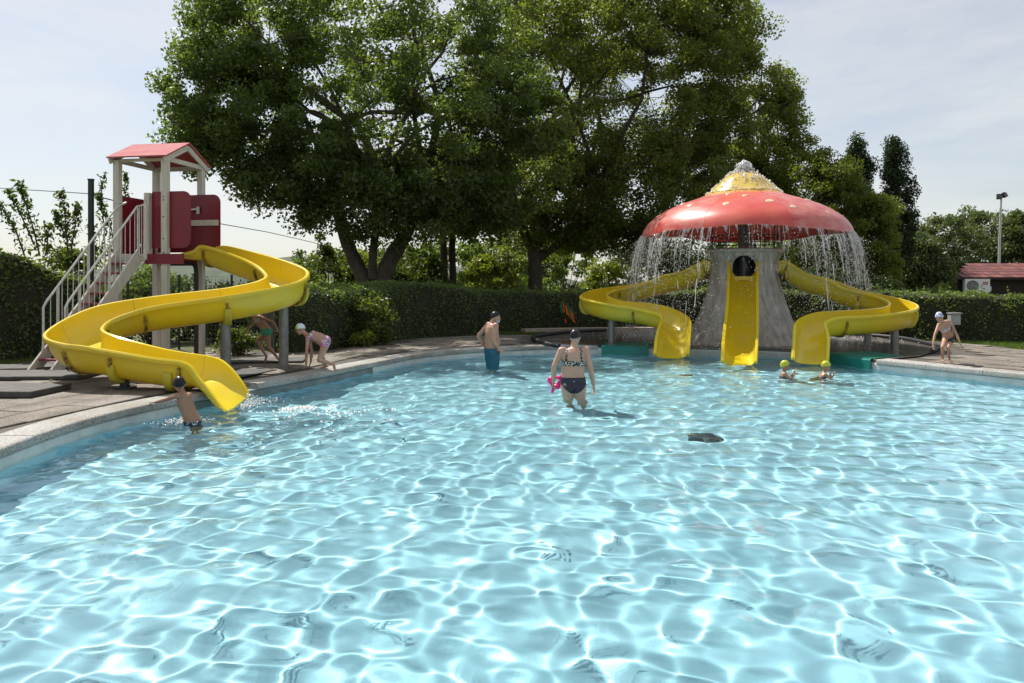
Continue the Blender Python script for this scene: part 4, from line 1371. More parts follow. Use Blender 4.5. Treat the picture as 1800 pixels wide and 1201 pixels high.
# big maple left of centre, forked trunk
d0 = 26.0
tree('maple_tree', 'big dark maple with a forked trunk, its crown spreading left over the red roofed tower', 'tree', V3(655, 577, d0),
     [([V3(655, 578, d0), V3(648, 520, d0), V3(640, 490, d0), V3(622, 455, d0), V3(602, 400, d0 - .3), V3(588, 330, d0 - .5), V3(565, 240, d0 - .6)], [.38, .35, .28, .24, .22, .18, .11]),
      ([V3(660, 520, d0), V3(672, 490, d0), V3(690, 450, d0), V3(718, 400, d0 + .3), V3(748, 310, d0 + .5), V3(775, 190, d0 + .8)], [.34, .31, .29, .24, .18, .10]),
      ([V3(655, 490, d0 - .2), V3(656, 440, d0 - .4), V3(664, 380, d0 - .8), V3(668, 300, d0 - 1.2)], [.16, .14, .12, .08])],
     [(V3(650, 120, d0), (6.6, 5.2, 5.3), 300), (V3(420, 195, d0 - 1), (2.6, 2.6, 2.7), 84), (V3(485, 325, d0 - 1.2), (1.5, 1.5, .8), 24), (V3(360, 240, d0 - 1), (1.3, 1.4, 1.3), 24),
      (V3(700, 345, d0 - 1.0), (2.8, 2.2, 1.6), 80), (V3(820, 370, d0 + 1), (2.2, 2.0, 1.0), 44), (V3(560, 300, d0 - 1), (2.2, 2.2, 1.5), 46), (V3(870, 250, d0 + 1), (2.8, 2.6, 3.4), 110), (V3(450, 60, d0), (2.6, 2.5, 2.4), 66), (V3(545, 385, d0 - 1), (.5, .8, .5), 6)],
     0.64, 275, 0.145, 'leaf_maple', 26, .11, seed=31, minor=.7)
# plane tree behind, right of centre
d1 = 36.0
tree('plane_tree', 'tall plane tree with a broad olive green crown behind the mushroom fountain', 'tree', V3(940, 565, d1),
     [([V3(940, 566, d1), V3(941, 500, d1), V3(940, 455, d1), V3(936, 425, d1)], [.40, .36, .34, .33]),
      ([V3(937, 440, d1), V3(916, 395, d1), V3(900, 330, d1), V3(890, 240, d1)], [.26, .22, .16, .09]),
      ([V3(940, 440, d1), V3(955, 395, d1), V3(975, 330, d1 + .4), V3(1010, 200, d1 + .8)], [.26, .22, .17, .1]),
      ([V3(948, 452, d1), V3(985, 428, d1 - .3), V3(1015, 400, d1 - .6), V3(1050, 330, d1 - .8)], [.2, .17, .13, .08])],
     [(V3(1090, 120, d1 + 1), (6.9, 6.2, 6.5), 330), (V3(960, 330, d1), (3.4, 3.0, 2.2), 70), (V3(1150, 330, d1), (4.9, 3.6, 3.0), 130), (V3(1180, 20, d1), (3.7, 3.4, 3.0), 80), (V3(1000, 30, d1), (3.5, 3.4, 3.4), 60), (V3(1060, 400, d1), (2.8, 2.3, 1.2), 44), (V3(1265, 60, d1 + 1), (2.0, 2.2, 3.2), 60), (V3(1250, 230, d1 + 1), (2.4, 2.2, 2.8), 60), (V3(960, 410, d1 + 1), (3.6, 2.4, 1.0), 50), (V3(1130, 420, d1 + 1), (2.6, 2.2, 1.2), 40)],
     0.80, 250, 0.165, 'leaf_plane', 18, .12, seed=32, minor=.7)
# slimmer tree at the right edge of the big crowns
d2 = 41.0
tree('plane_tree', 'looser tree with open branch tips at the right edge of the big crowns', 'tree', V3(1320, 553, d2),
     [([V3(1320, 556, d2), V3(1322, 420, d2), V3(1335, 300, d2), V3(1350, 180, d2)], [.26, .22, .16, .06])],
     [(V3(1345, 230, d2), (2.2, 2.1, 3.7), 78), (V3(1375, 150, d2), (.95, .9, 1.5), 20), (V3(1395, 240, d2), (1.05, 1.1, 1.75), 24), (V3(1290, 320, d2), (3.0, 2.3, 2.6), 64), (V3(1310, 90, d2), (1.3, 1.2, 1.75), 22), (V3(1370, 330, d2), (2.0, 1.9, 1.4), 38)],
     0.66, 210, 0.165, 'leaf_plane', 12, .07, seed=33)
# twin dark trunks
d3 = 33.0
tree('twin_stem_tree', 'tree with two thin dark trunks standing between the maple and the plane tree', 'tree', V3(790, 562, d3),
     [([V3(781, 564, d3), V3(781, 480, d3), V3(779, 420, d3), V3(772, 330, d3)], [.17, .16, .15, .10]), ([V3(797, 564, d3 + .3), V3(796, 480, d3 + .3), V3(795, 420, d3 + .3), V3(805, 320, d3)], [.17, .16, .15, .10])],
     [(V3(790, 320, d3), (3.2, 2.8, 2.3), 100), (V3(840, 380, d3), (2, 2, 1), 30)], 0.7, 170, 0.2, 'leaf_maple', 10, .08, 'bark_dark', 34)
# yellow green tree right of the fountain
d4 = 36.0
tree('yellow_green_tree', 'bright yellow green tree beside the right rim of the mushroom cap', 'tree', V3(1475, 561, d4),
     [([V3(1475, 562, d4), V3(1476, 480, d4), V3(1470, 400, d4)], [.2, .18, .10])],
     [(V3(1480, 410, d4), (2.5, 2.2, 2.6), 120), (V3(1470, 320, d4), (1.3, 1.3, 1.3), 30), (V3(1545, 400, d4), (1.1, 1.2, 1.7), 34), (V3(1430, 290, d4 + 1), (1.1, 1.0, 1.0), 22), (V3(1520, 470, d4 - .5), (1.9, 1.6, 1.0), 40)],
     0.55, 170, 0.15, 'leaf_yellow', 8, .07, seed=35, up=.1)
# poplars
d5 = 46.0
tree('poplar_tree', 'shorter poplar, only its top showing above the yellow green tree', 'tree', V3(1508, 544, d5),
     [([V3(1508, 544, d5), V3(1508, 380, d5), V3(1509, 260, d5)], [.28, .2, .03])],
     [(V3(1508, 365, d5), (.95, .95, 4.0), 130), (V3(1506, 270, d5), (.5, .5, 1.0), 20), (V3(1524, 300, d5), (.45, .5, 1.2), 16)], 0.42, 120, 0.15, 'leaf_poplar', 0, .05, 'bark_dark', 36, 'poplars behind the fountain', flat=1.4)
tree('poplar_tree', 'tall narrow dark poplar standing free against the sky', 'tree', V3(1577, 544, d5 - 1),
     [([V3(1577, 545, d5 - 1), V3(1577, 380, d5 - 1), V3(1574, 255, d5 - 1)], [.3, .2, .03])],
     [(V3(1580, 385, d5 - 1), (1.02, 1.0, 3.9), 150), (V3(1571, 290, d5 - 1), (.62, .6, 1.5), 40), (V3(1568, 262, d5 - 1), (.3, .3, .6), 8), (V3(1592, 400, d5 - 1), (.7, .7, 2.2), 30)], 0.40, 120, 0.15, 'leaf_poplar', 0, .05, 'bark_dark', 37, 'poplars behind the fountain', flat=1.4)
# rounder trees far right
for i, (px, py, dd, rx, rz, lab, sd) in enumerate([
        (1672, 445, 50, 3.0, 2.7, 'broad pale green tree behind the left end of the hut roof', 41),
        (1740, 432, 54, 3.2, 3.0, 'tall pale green tree behind the floodlight mast', 42),
        (1622, 470, 47, 1.7, 2.0, 'small pale tree at the foot of the tall poplar', 43),
        (1800, 440, 48, 1.9, 2.6, 'pale green tree cut off by the right edge behind the hut', 44)]):
    g_ = V3(px, 500 + 1.5 * 1300 / dd, dd)
    tree('far_tree', lab, 'tree', g_, [([g_, V3(px, 500, dd), V3(px + 2, py, dd)], [.22, .18, .06])],
         [(V3(px, py, dd), (rx, rx * .9, rz), 100), (V3(px - 12, py - 40, dd), (rx * .5, rx * .5, rz * .4), 18), (V3(px, 490, dd), (rx * .95, rx * .8, 1.0), 44)], 0.6, 105, 0.2, 'leaf_far', 5, .06, seed=sd, group='trees beyond the hut')

# loose shrubs behind the hedges
def bush(name, label, px, py_top, d, w, lm, seed, n=60, leaf=.14, per=110, cat='shrub', group=None, zb=0.15, rad=.42):
    rng = np.random.default_rng(seed)
    zt = EYE - (py_top - 500) / FPX * d
    b = Vector(((px - 900) / FPX * d, d, zb))
    h = zt - zb
    root = empty(name, b, label, cat, group)
    mb = MB()
    cl = []
    for k in range(n):
        u = sph(rng, 1)[0]; q_ = 0.55 + 0.45 * rng.random()
        cl.append(np.array((b.x, b.y, zb + h * 0.48)) + u * np.array((w, w * .7, h * 0.46)) * q_)
    for c in cl[::3]:
        m_ = Vector((b.x, b.y, zb)).lerp(Vector(c), .5) + Vector(rng.normal(0, .08, 3))
        mb.tube([b + Vector(rng.normal(0, .06, 3)) * Vector((1, 1, 0)).length * .5, m_, Vector(c)], [.03, .02, .006], 5)
    mb.obj('stem', M['twig'], root)
    cs, ti = clump_leaves(rng, np.array(cl), rad, per)
    link('foliage', leaf_mesh('foliage', cs - np.array(b), leaf, M[lm], rng, .3, ti), root)
    return root
bush('shrub', 'tall light green shrub against the sky right of the long slide', 570, 408, 29, 1.7, 'leaf_back', 51, 120)
bush('shrub', 'low light green shrub between the long slide and the maple trunk', 528, 460, 27, 1.2, 'leaf_back', 52, 90)
bush('shrub', 'bright shrub seen between the two stems of the maple', 632, 420, 31, 1.2, 'leaf_gold', 53, 80)
bush('shrub', 'backlit shrub right of the maple trunk', 735, 440, 30, 1.7, 'leaf_back', 54, 100)
bush('shrub', 'dark shrub behind the two thin trunks', 800, 405, 38, 2.6, 'leaf_hedge', 55, 70, .18)
bush('shrub', 'yellowing shrub left of the plane tree trunk', 868, 438, 36, 1.7, 'leaf_gold', 56, 64, .16)
bush('shrub', 'dark green shrub right behind the plane tree trunk', 985, 415, 40, 2.8, 'leaf_hedge', 57, 70, .18)
bush('shrub', 'yellow leaved shrub above the left mushroom slide', 1065, 450, 28.5, 1.0, 'leaf_gold', 58, 50)
bush('shrub', 'dark shrub behind the left mushroom slide', 1140, 415, 29.5, 2.0, 'leaf_back', 59, 66)
bush('shrub', 'dark shrub straight behind the mushroom trunk', 1225, 405, 30, 2.0, 'leaf_hedge', 60, 80, .17)
bush('shrub', 'green shrub showing right of the mushroom trunk', 1395, 405, 29, 1.4, 'leaf_yellow', 61, 66)
bush('shrub', 'shady shrub behind the upper end of the right mushroom slide', 1445, 455, 28, 1.7, 'leaf_hedge', 62, 66)
bush('shrub', 'clipped dark round bush behind the hedge, left of two', 1556, 484, 27, .75, 'leaf_hedge', 63, 50, .09, 170, rad=.25)
bush('shrub', 'clipped dark round bush behind the hedge, right of two', 1640, 492, 28, .95, 'leaf_hedge', 64, 56, .09, 170, rad=.25)
bush('shrub', 'light shrub seen under the slide tower platform', 325, 478, 20.5, 1.05, 'leaf_back', 65, 44, .10, 100, rad=.34)
bush('shrub', 'dark shrub behind the stair of the tower', 200, 425, 18.8, 1.0, 'leaf_maple', 66, 44, .10, 100, rad=.34)
bush('shrub', 'backlit shrub right of the tower, behind the wire fence', 425, 492, 21, 1.0, 'leaf_back', 67, 44, .10, 100, rad=.34)
bush('shrub', 'dark shrub far behind the big trees, left of centre', 690, 420, 46, 3.4, 'leaf_back', 68, 80, .24, 130, rad=.7)
bush('shrub', 'dark shrub far behind the big trees, right of centre', 905, 400, 48, 4.0, 'leaf_back', 69, 90, .24, 130, rad=.7)
bush('shrub', 'dark tall shrub far behind the mushroom cap', 1330, 400, 46, 3.6, 'leaf_hedge', 70, 90, .24, 130, rad=.7)
bush('shrub', 'low bright ivy shrub growing out of the hedge near the crouching girl', 650, 512, 18.6, .55, 'leaf_back', 71, 34, .10, 90, rad=.3)
bush('shrub', 'low sunlit weeds at the foot of the hedge beside the crouching girl', 640, 578, 18.0, .30, 'leaf_gold', 72, 16, .07, 60, rad=.18)
bush('shrub', 'leafy shrub filling the gap behind the tower posts', 268, 462, 19.5, .95, 'leaf_hedge', 74, 60, .10, 120, rad=.34)
bush('shrub', 'dark shrub behind the wire fence under the upper slide bend', 385, 500, 20, .9, 'leaf_maple', 75, 56, .10, 120, rad=.34)
bush('shrub', 'bushy shrub between the wire fence and the rounded hedge', 485, 478, 19, 1.0, 'leaf_hedge', 76, 60, .10, 120, rad=.34)
bush('shrub', 'leafy shrub behind the fence post, left of the stair', 120, 415, 18.5, 1.0, 'leaf_back', 77, 60, .11, 110, rad=.36)
bush('shrub', 'low leafy weeds behind the running girl', 420, 572, 15.9, .42, 'leaf_back', 73, 24, .07, 90, rad=.22)

# clipped hedges: dark twig core with a leafy skin
def hedge(label, path, h, w, seed, dens=420, leaf=.075, lm='leaf_hedge', bumpy=.10, hv=None):
    """path: ground points of its front foot; the hedge stands behind (left of travel)"""
    rng = np.random.default_rng(seed)
    pts = [np.array(p, float) for p in catmull(path, 6)]
    b = Vector((pts[0][0], pts[0][1], .16))
    root = empty('hedge', b, label, 'hedge')
    n_ = len(pts)
    rings = []
    for i, p in enumerate(pts):
        t = pts[min(i + 1, n_ - 1)] - pts[max(i - 1, 0)]
        t /= np.linalg.norm(t)
        nn = np.array([-t[1], t[0]])
        hh = h if hv is None else float(np.interp(i / (n_ - 1), np.linspace(0, 1, len(hv)), hv))
        rings.append([(p[0] + nn[0] * a, p[1] + nn[1] * a, z) for a, z in [(.10, .15), (.06, .5 * hh), (.08, hh - .1), (.18, hh - .03), (w - .18, hh - .03), (w - .08, hh - .1), (w - .08, .15)]])
    MB().loft(rings).obj('twig_core', M['core'], root)
    seg = np.array([np.linalg.norm(pts[i + 1] - pts[i]) for i in range(n_ - 1)])
    cs = []
    s_ = np.concatenate([[0], np.cumsum(seg)])
    L = s_[-1]
    def place(m, face):
        u = rng.random(m) * L
        i = np.clip(np.searchsorted(s_, u) - 1, 0, n_ - 2)
        f = (u - s_[i]) / seg[i]
        P0 = np.array(pts)[i]; P1 = np.array(pts)[i + 1]
        p = P0 + (P1 - P0) * f[:, None]
        t = (P1 - P0) / seg[i][:, None]
        nn = np.stack([-t[:, 1], t[:, 0]], 1)
        hh = np.full(m, h) if hv is None else np.interp(u / L, np.linspace(0, 1, len(hv)), hv)
        lump = bumpy * (np.sin(u * 3.1 + seed) + np.sin(u * 7.3 + 1.7 * seed) * .6)
        if face == 'front':
            z = .15 + rng.random(m) ** .85 * (hh - .15)
            a = .02 + rng.normal(0, .05, m) + lump * np.sin(z * 4 + u) * .9 + .10 * np.clip((z - hh + .15) / .15, 0, 1) ** 2
        else:
            a = rng.random(m) * w
            z = hh + rng.normal(0, .03, m) + lump * .5 - .08 * np.clip(np.abs(a - w / 2) / (w / 2), 0, 1) ** 4 + .10 * (rng.random(m) < .04) * rng.random(m)
        return np.stack([p[:, 0] + nn[:, 0] * a, p[:, 1] + nn[:, 1] * a, z], 1)
    cs.append(place(int(L * h * dens), 'front'))
    cs.append(place(int(L * w * dens * 1.1), 'top'))
    stray = []
    for k in range(int(L * 3)):
        q0 = place(1, 'top')[0]
        for m_ in range(9):
            stray.append(q0 + np.array((rng.normal(0, .02), rng.normal(0, .02), .03 * m_ * rng.uniform(.6, 1.1))))
    cs.append(np.array(stray))
    cs = np.concatenate(cs)
    ti = .45 + .25 * np.sin(cs[:, 0] * 2.3 + cs[:, 2] * 3.1)
    link('foliage', leaf_mesh('foliage', cs - np.array(b), leaf, M[lm], rng, .25, ti, droop=.1), root)
    return root
hedge('dark clipped hedge with a sunlit rounded top below the big trees', [(-1.0, 22.6), (-2.65, 21.4), (-3.5, 19.7), (-4.45, 17.3), (-5.3, 16.6)][::-1], 1.6, 1.5, 81, 430, hv=[1.50, 1.72, 1.55, 1.62, 1.60, 1.72, 1.80, 1.66, 1.52])
hedge('clipped hedge running behind the man and the left mushroom slide', [(-1.35, 22.75), (0.3, 24.1), (2.0, 24.9), (5, 25.1), (8.2, 24.1), (10.8, 21.6)], 1.5, 1.1, 82, 400, hv=[1.55, 1.48, 1.46, 1.5, 1.5, 1.5])
hedge('straight clipped hedge in front of the hut on the right', [(10.9, 21.4), (11.7, 20.4), (12.6, 19.9), (14.5, 19.4), (18, 18.9)], 1.46, 1.2, 83, 460, hv=[1.46, 1.44, 1.42, 1.42, 1.42])
hedge('tall dark untrimmed hedge at the left edge behind the stair', [(-13.2, 12.2), (-11.6, 13.5), (-10.2, 15.2), (-9.3, 17.3)], 2.35, 1.6, 84, 430, leaf=.09, bumpy=.12, hv=[2.35, 2.45, 2.35, 1.5])
# long shoots rising out of the left hedge
rs_ = np.random.default_rng(91)
def shoot(label, pts, nl):
    f = [Vector(p) for p in catmull(pts, 6)]
    root = empty('leafy_shoot', f[0], label, 'plant', 'long shoots above the left hedge')
    MB().tube(f, list(np.linspace(.018, .005, len(f))), 6).obj('stem', M['twig'], root)
    cs = []
    nl = int(nl * 1.9)
    for k in range(nl):
        t = rs_.random() ** .8 * (len(f) - 1)
        i = min(int(t), len(f) - 2)
        p = f[i].lerp(f[i + 1], t - i)
        cs.append(tuple(p + Vector(rs_.normal(0, .035 + .05 * (1 - t / len(f)), 3))))
    link('foliage', leaf_mesh('foliage', np.array(cs) - np.array(f[0]), .125, M['leaf_back'], rs_, .1, np.full(nl, .3), aspect=.45, droop=.5), root)
ds = 15.6
for lab, pp, nl in [
        ('thin leafy shoot at the left edge, curving left over the hedge', [(45, 455, ds), (25, 400, ds), (5, 370, ds), (-12, 345, ds)], 90),
        ('tall leafy shoot over the hedge with two tips, left of the fence post', [(70, 450, ds), (58, 400, ds), (46, 360, ds), (35, 322, ds)], 110),
        ('leafy side shoot leaning left above the hedge', [(60, 430, ds), (40, 385, ds), (24, 350, ds), (12, 335, ds)], 70),
        ('short leafy shoot at the hedge top between two tall ones', [(80, 450, ds), (84, 420, ds), (86, 395, ds)], 60),
        ('tall leafy shoot just left of the dark fence post', [(120, 450, ds), (116, 400, ds), (112, 365, ds), (104, 335, ds)], 90),
        ('leafy shoot leaning to the fence post', [(125, 440, ds), (132, 395, ds), (136, 360, ds)], 70),
        ('low leafy shoot reaching left near the fence post', [(120, 425, ds), (105, 395, ds), (96, 370, ds)], 60),
        ('leafy shoot behind the fence post reaching up to the tower post', [(185, 460, 17.8), (183, 400, 17.8), (178, 350, 17.8), (182, 308, 17.8)], 110),
        ('leafy shoot between fence post and handrail', [(200, 450, 17.8), (195, 400, 17.8), (172, 345, 17.8)], 80),
        ('thin leafy shoot seen between the two left tower posts', [(240, 420, 18.2), (228, 370, 18.2), (219, 335, 18.2), (222, 305, 18.2)], 70),
        ('leafy shoot seen through the handrail balusters', [(165, 470, 17.8), (166, 430, 17.8), (158, 395, 17.8)], 80)]:
    shoot(lab, [V3(*q_) for q_ in pp], nl)
# sunlit grass
def grass(label, poly, n, seed, h=.07):
    rng = np.random.default_rng(seed)
    pp = np.array(poly); lo, hi = pp.min(0), pp.max(0)
    c = lo + rng.random((n * 3, 2)) * (hi - lo)
    c = c[inside(c, poly)][:n]
    m = len(c)
    hh = h * rng.uniform(.5, 1.3, m)
    a = rng.uniform(0, 6.28, m); w = .008
    lean = rng.normal(0, .35, (m, 2)) * hh[:, None]
    z = np.full(m, .165)
    v = np.stack([np.stack([c[:, 0] + np.cos(a) * w, c[:, 1] + np.sin(a) * w, z], 1), np.stack([c[:, 0] - np.cos(a) * w, c[:, 1] - np.sin(a) * w, z], 1),
                  np.stack([c[:, 0] + lean[:, 0], c[:, 1] + lean[:, 1], z + hh], 1)], 1).reshape(-1, 3)
    t = np.repeat(np.clip(rng.normal(.5, .3, m), 0, 1), 3)
    o = link('grass', np_mesh('grass', v, np.arange(m * 3).reshape(m, 3), M['grass'], tint=t))
    tag(o, label, 'grass', kind='stuff')
grass('patch of sunlit grass beside the kerb behind the man', [(-0.9, 22.6), (0.1, 22.75), (1.2, 22.7), (1.0, 23.6), (0.2, 23.7), (-.6, 22.95)], 9000, 95)
grass('strip of sunlit grass under the right hedge', [(11.0, 21.2), (11.65, 20.0), (12.15, 18.6), (12.05, 17.4), (13.25, 15.7), (15, 13.2), (19, 13), (19, 18.9), (14.5, 19.5), (12.5, 20.0)], 30000, 96)
grass('dry grass under the tall left hedge', [(-12.4, 7), (-11, 11), (-9.8, 13.5), (-9.4, 16.8), (-13, 12.6), (-14, 9)], 9000, 97, .06)

# hill far off on the left
hm = MB()
hp = [(-420, 0), (-330, 9), (-260, 19), (-205, 24), (-150, 21), (-105, 24), (-60, 18), (0, 10), (60, 4), (120, 0)]
hf = [tuple(p) for p in catmull(hp, 5)]
hm.loft([[(x, 470, -1) for x, z in hf], [(x, 540, z * 1.0 + 1.2 * math.sin(x * .23)) for x, z in hf], [(x, 700, -1) for x, z in hf]], cap=False, closed=False)
tag(hm.obj('hill', M['hill'], smooth=60), kind='structure')

# fallen leaves blown against the hedge foot and over the slabs
rl_ = np.random.default_rng(77)
cc = []
for (x0, y0, x1, y1, m_n) in ((-5.2, 16.2, -3.2, 19.6, 60), (-3.3, 19.4, -0.8, 22.2, 50), (-9, 9, -5.2, 13, 34), (-4.9, 12.5, -3.6, 16.2, 26), (8.6, 12.5, 12, 17, 30)):
    for _ in range(m_n):
        t = rl_.random()
        cc.append((x0 + (x1 - x0) * t + rl_.normal(0, .35), y0 + (y1 - y0) * t + rl_.normal(0, .35), .214))
cc = np.array(cc)
cc = cc[~inside(cc[:, :2], offset_loop(OUT, .1))]
fl_ = link('fallen_leaves', leaf_mesh('fallen_leaves', cc, .075, M['leaf_gold'], rl_, 2.5, np.full(len(cc), .6), droop=0, fold=.15))
tag(fl_, 'scattered dry leaves lying on the paving', 'fallen leaves', kind='stuff')

# ------------------------------------------------------------------ fence, wires
fp = V3(160, 500, 17.5)
ft = empty('fence_post', (fp[0], fp[1], .15), 'tall dark green fence post behind the stair of the tower', 'post')
MB().beam((fp[0], fp[1], .1), (fp[0] + .12 * 0, fp[1], 4.19), .095, .095, up=Vector((0, 1, 0))).obj('upright', M['fence_green'], ft)
MB().box((fp[0], fp[1], 4.2), (.115, .115, .03)).obj('post_cap', M['fence_green'], ft)
c1 = MB().tube([P(162, 341, 17.5), P(110, 337.5, 19), P(0, 331, 22), P(-120, 322, 25)], .013, 6).obj('cable', M['cable'])
tag(c1, 'thin cable running from the fence post out of the left edge', 'cable')
c2 = MB().tube([P(162, 343, 17.5), P(275, 372, 21), P(390, 394, 26), P(470, 408, 31), P(545, 425, 36), P(600, 440, 42)], .016, 6).obj('cable', M['cable'])
tag(c2, 'thin cable sagging down behind the tower towards the maple', 'cable')
wf = empty('wire_fence', (-7.6, 17.6, .16), 'dark wire mesh fence behind the slide tower', 'fence')
fa, fb = Vector((-9.3, 17.9, 0)), Vector((-5.3, 17.3, 0))
for k in range(4):
    p = fa.lerp(fb, k / 3)
    MB().tube([(p.x, p.y, .1), (p.x, p.y, 1.95)], .03, 8).obj('fence_post', M['fence_green'], wf)
mb = MB()
for k in range(40):
    p = fa.lerp(fb, k / 39)
    mb.beam((p.x, p.y, .2), (p.x, p.y, 1.9), .004, .004)
for k in range(17):
    z = .22 + k * .105
    mb.beam(Zv(fa, z), Zv(fb, z), .004, .004)
tag(mb.obj('wire_mesh', M['steel'], wf), kind='stuff')

# ------------------------------------------------------------------ dark rubber mats on the left deck
def rmat(label, cx, cy_, w, l, ang, th=.05, mm='mat'):
    me_ = bevel_box_mesh('rubber_mat', (w, l, th), M[mm], .008)
    o = link('rubber_mat', me_)
    o.location = (cx, cy_, .204 + th / 2)
    o.rotation_euler = (0, 0, R(ang))
    tag(o, label, 'rubber mat', 'rubber mats on the left deck')
rmat('thick dark rubber mat lying nearest on the left deck', -7.45, 10.35, 2.1, .85, -3, .085)
rmat('grey rubber mat reaching under the lower bend of the long slide', -8.05, 12.15, 2.3, .95, 4, .06)
rmat('rubber mat at the foot of the tower stair', -8.75, 13.3, 1.6, .8, 12, .05)
rmat('dark rubber mat behind the slide outlet', -4.75, 12.25, .8, 1.9, -12, .014, 'black')
rmat('grey rubber mat where the running girl steps', -4.95, 14.55, 1.7, .8, 10, .04)

# ------------------------------------------------------------------ hut with air conditioner
hd = 28.0
hx0, hx1 = P(1681, 0, hd).x, P(1681, 0, hd).x + 6.0
hut = empty('hut', ((hx0 + hx1) / 2, hd + 1, .16), 'low dark wooden hut with a red shingle roof behind the right hedge', 'hut')
hw0 = hx0 + .25
SHX = 1.25                                           # the end of the hut runs back at a slant
for k in range(14):                                  # wall boards
    z = .2 + k * .135
    MB().box(((hw0 + hx1) / 2, hd + .35, z + .06), (hx1 - hw0, .03, .125)).obj('wall_board', M['hutwall'], hut)
wl4 = [(hw0 + .02, hd + .37), (hx1, hd + .37), (hx1, hd + 2.5), (hw0 + .02 + SHX * 1.47, hd + 2.5)]
MB().loft([[(x, y, .16) for x, y in wl4], [(x, y, 1.97) for x, y in wl4]]).obj('wall', M['hutwall'], hut)
ze_, zr_ = EYE + 12 / FPX * hd, EYE + 36 / FPX * (hd + 1.3)
sa = Vector((0, 1.45, zr_ - ze_))
def rdeck(y0, z0, x0, y1, z1, x1, mm):
    lo = [Vector((x0, y0, z0)), Vector((hx1, y0, z0)), Vector((hx1, y1, z1)), Vector((x1, y1, z1))]
    MB().loft([[p - Vector((0, 0, .035)) for p in lo], [p - Vector((0, 0, .006)) for p in lo]]).obj('roof_deck', M[mm], hut)
rdeck(hd, ze_, hx0, hd + 1.45, zr_, hx0 + SHX, 'hutwall')
rdeck(hd + 1.452, zr_, hx0 + SHX, hd + 2.9, ze_, hx0 + 2 * SHX, 'shingle2')
MB().box(((hx0 + hx1) / 2, hd - .02, ze_ - .045), (hx1 - hx0, .03, .07)).obj('eave_board', M['hutwall'], hut)
sm = [bevel_box_mesh('shingle', (.192, .38, .014), M[k], .003) for k in ('shingle', 'shingle2', 'shingle', 'shingle3')]
rsg = random.Random(3)
nrow = 5
for r_ in range(nrow):
    for c_ in range(30):
        x = hx0 + .10 + c_ * .2 + (.1 if r_ % 2 else 0)
        if x > hx1 - .05 or x < hx0 + .04 + SHX * (r_ + .5) / nrow: continue
        o = bpy.data.objects.new('shingle', rsg.choice(sm)); COL.objects.link(o); o.parent = hut
        f = (r_ + .5) / nrow
        q_ = Vector((x, hd - .02 + sa.y * f, ze_ + sa.z * f + .016)) - Vector(hut.location)
        o.location = q_
        o.rotation_euler = (math.atan2(sa.z, sa.y) - .03, 0, rsg.uniform(-.01, .01))
# air conditioner
ac0, ac1 = P(1695, 490.5, hd - .1), P(1733, 514, hd - .1)
acx, acz, acw, ach = (ac0.x + ac1.x) / 2, (ac0.z + ac1.z) / 2, ac1.x - ac0.x, ac0.z - ac1.z
ac = empty('air_conditioner', (acx, hd - .1, ac1.z), 'white outdoor air conditioner with a round fan grille under the hut eave', 'air conditioner')
MB().box((acx, hd + .1, acz), (acw, .36, ach)).obj('casing', M['white'], ac)
fcx, fy = acx - acw * .20, hd - .082
MB().tube([(fcx, fy + .01, acz), (fcx, fy - .004, acz)], ach * .40, 36).obj('fan_opening', M['grille'], ac)
fgm = MB()
for q_ in (.14, .27, .39):
    fgm.tube([(fcx + math.cos(a) * ach * q_, fy - .012, acz + math.sin(a) * ach * q_) for a in np.linspace(0, 2 * math.pi, 33)], .0045, 5)
for a in np.linspace(0, math.pi, 7)[:-1]:
    fgm.beam((fcx - math.cos(a) * ach * .4, fy - .012, acz - math.sin(a) * ach * .4), (fcx + math.cos(a) * ach * .4, fy - .012, acz + math.sin(a) * ach * .4), .006, .006)
tag(fgm.obj('fan_guard', M['plastic_grey'], ac), kind='stuff')
lx, lz = acx + acw * .31, acz + ach * .17
lg = MB()
lg.add([(lx - .085, fy - .006, lz - .05), (lx + .07, fy - .006, lz - .05), (lx + .085, fy - .006, lz + .055), (lx - .065, fy - .006, lz + .055),
        (lx - .085, fy + .004, lz - .05), (lx + .07, fy + .004, lz - .05), (lx + .085, fy + .004, lz + .055), (lx - .065, fy + .004, lz + .055)],
       [(0, 1, 2, 3), (4, 7, 6, 5), (0, 4, 5, 1), (1, 5, 6, 2), (2, 6, 7, 3), (3, 7, 4, 0)])
lgo = lg.obj('logo_plate', M['logo_red'], ac)
mk = MB()
for sx in (-1, 1):                                     # two pale slanted strokes with a foot, as on the red badge
    mk.beam((lx + sx * .028 - .022, fy - .010, lz - .028), (lx + sx * .028 + .004, fy - .010, lz + .026), .012, .006, up=Vector((0, 1, 0)))
    mk.beam((lx + sx * .028 + .004, fy - .010, lz + .026), (lx + sx * .028 + .018, fy - .010, lz - .028), .012, .006, up=Vector((0, 1, 0)))
mk.obj('logo_mark', M['white'], lgo)
MB().box((acx + acw * .54, hd + .1, acz - ach * .22), (.06, .2, .17)).obj('pipe_cover', M['white'], ac)
for sx in (-.3, .25):
    m_ = MB(); m_.box((acx + acw * sx, hd + .12, ac1.z - .02), (.05, .42, .035)); m_.box((acx + acw * sx, hd + .32, ac1.z - .1), (.05, .03, .2)); m_.obj('wall_bracket', M['steel'], ac)

ac.rotation_euler = (0, 0, R(-18)); ac.location.y -= .16

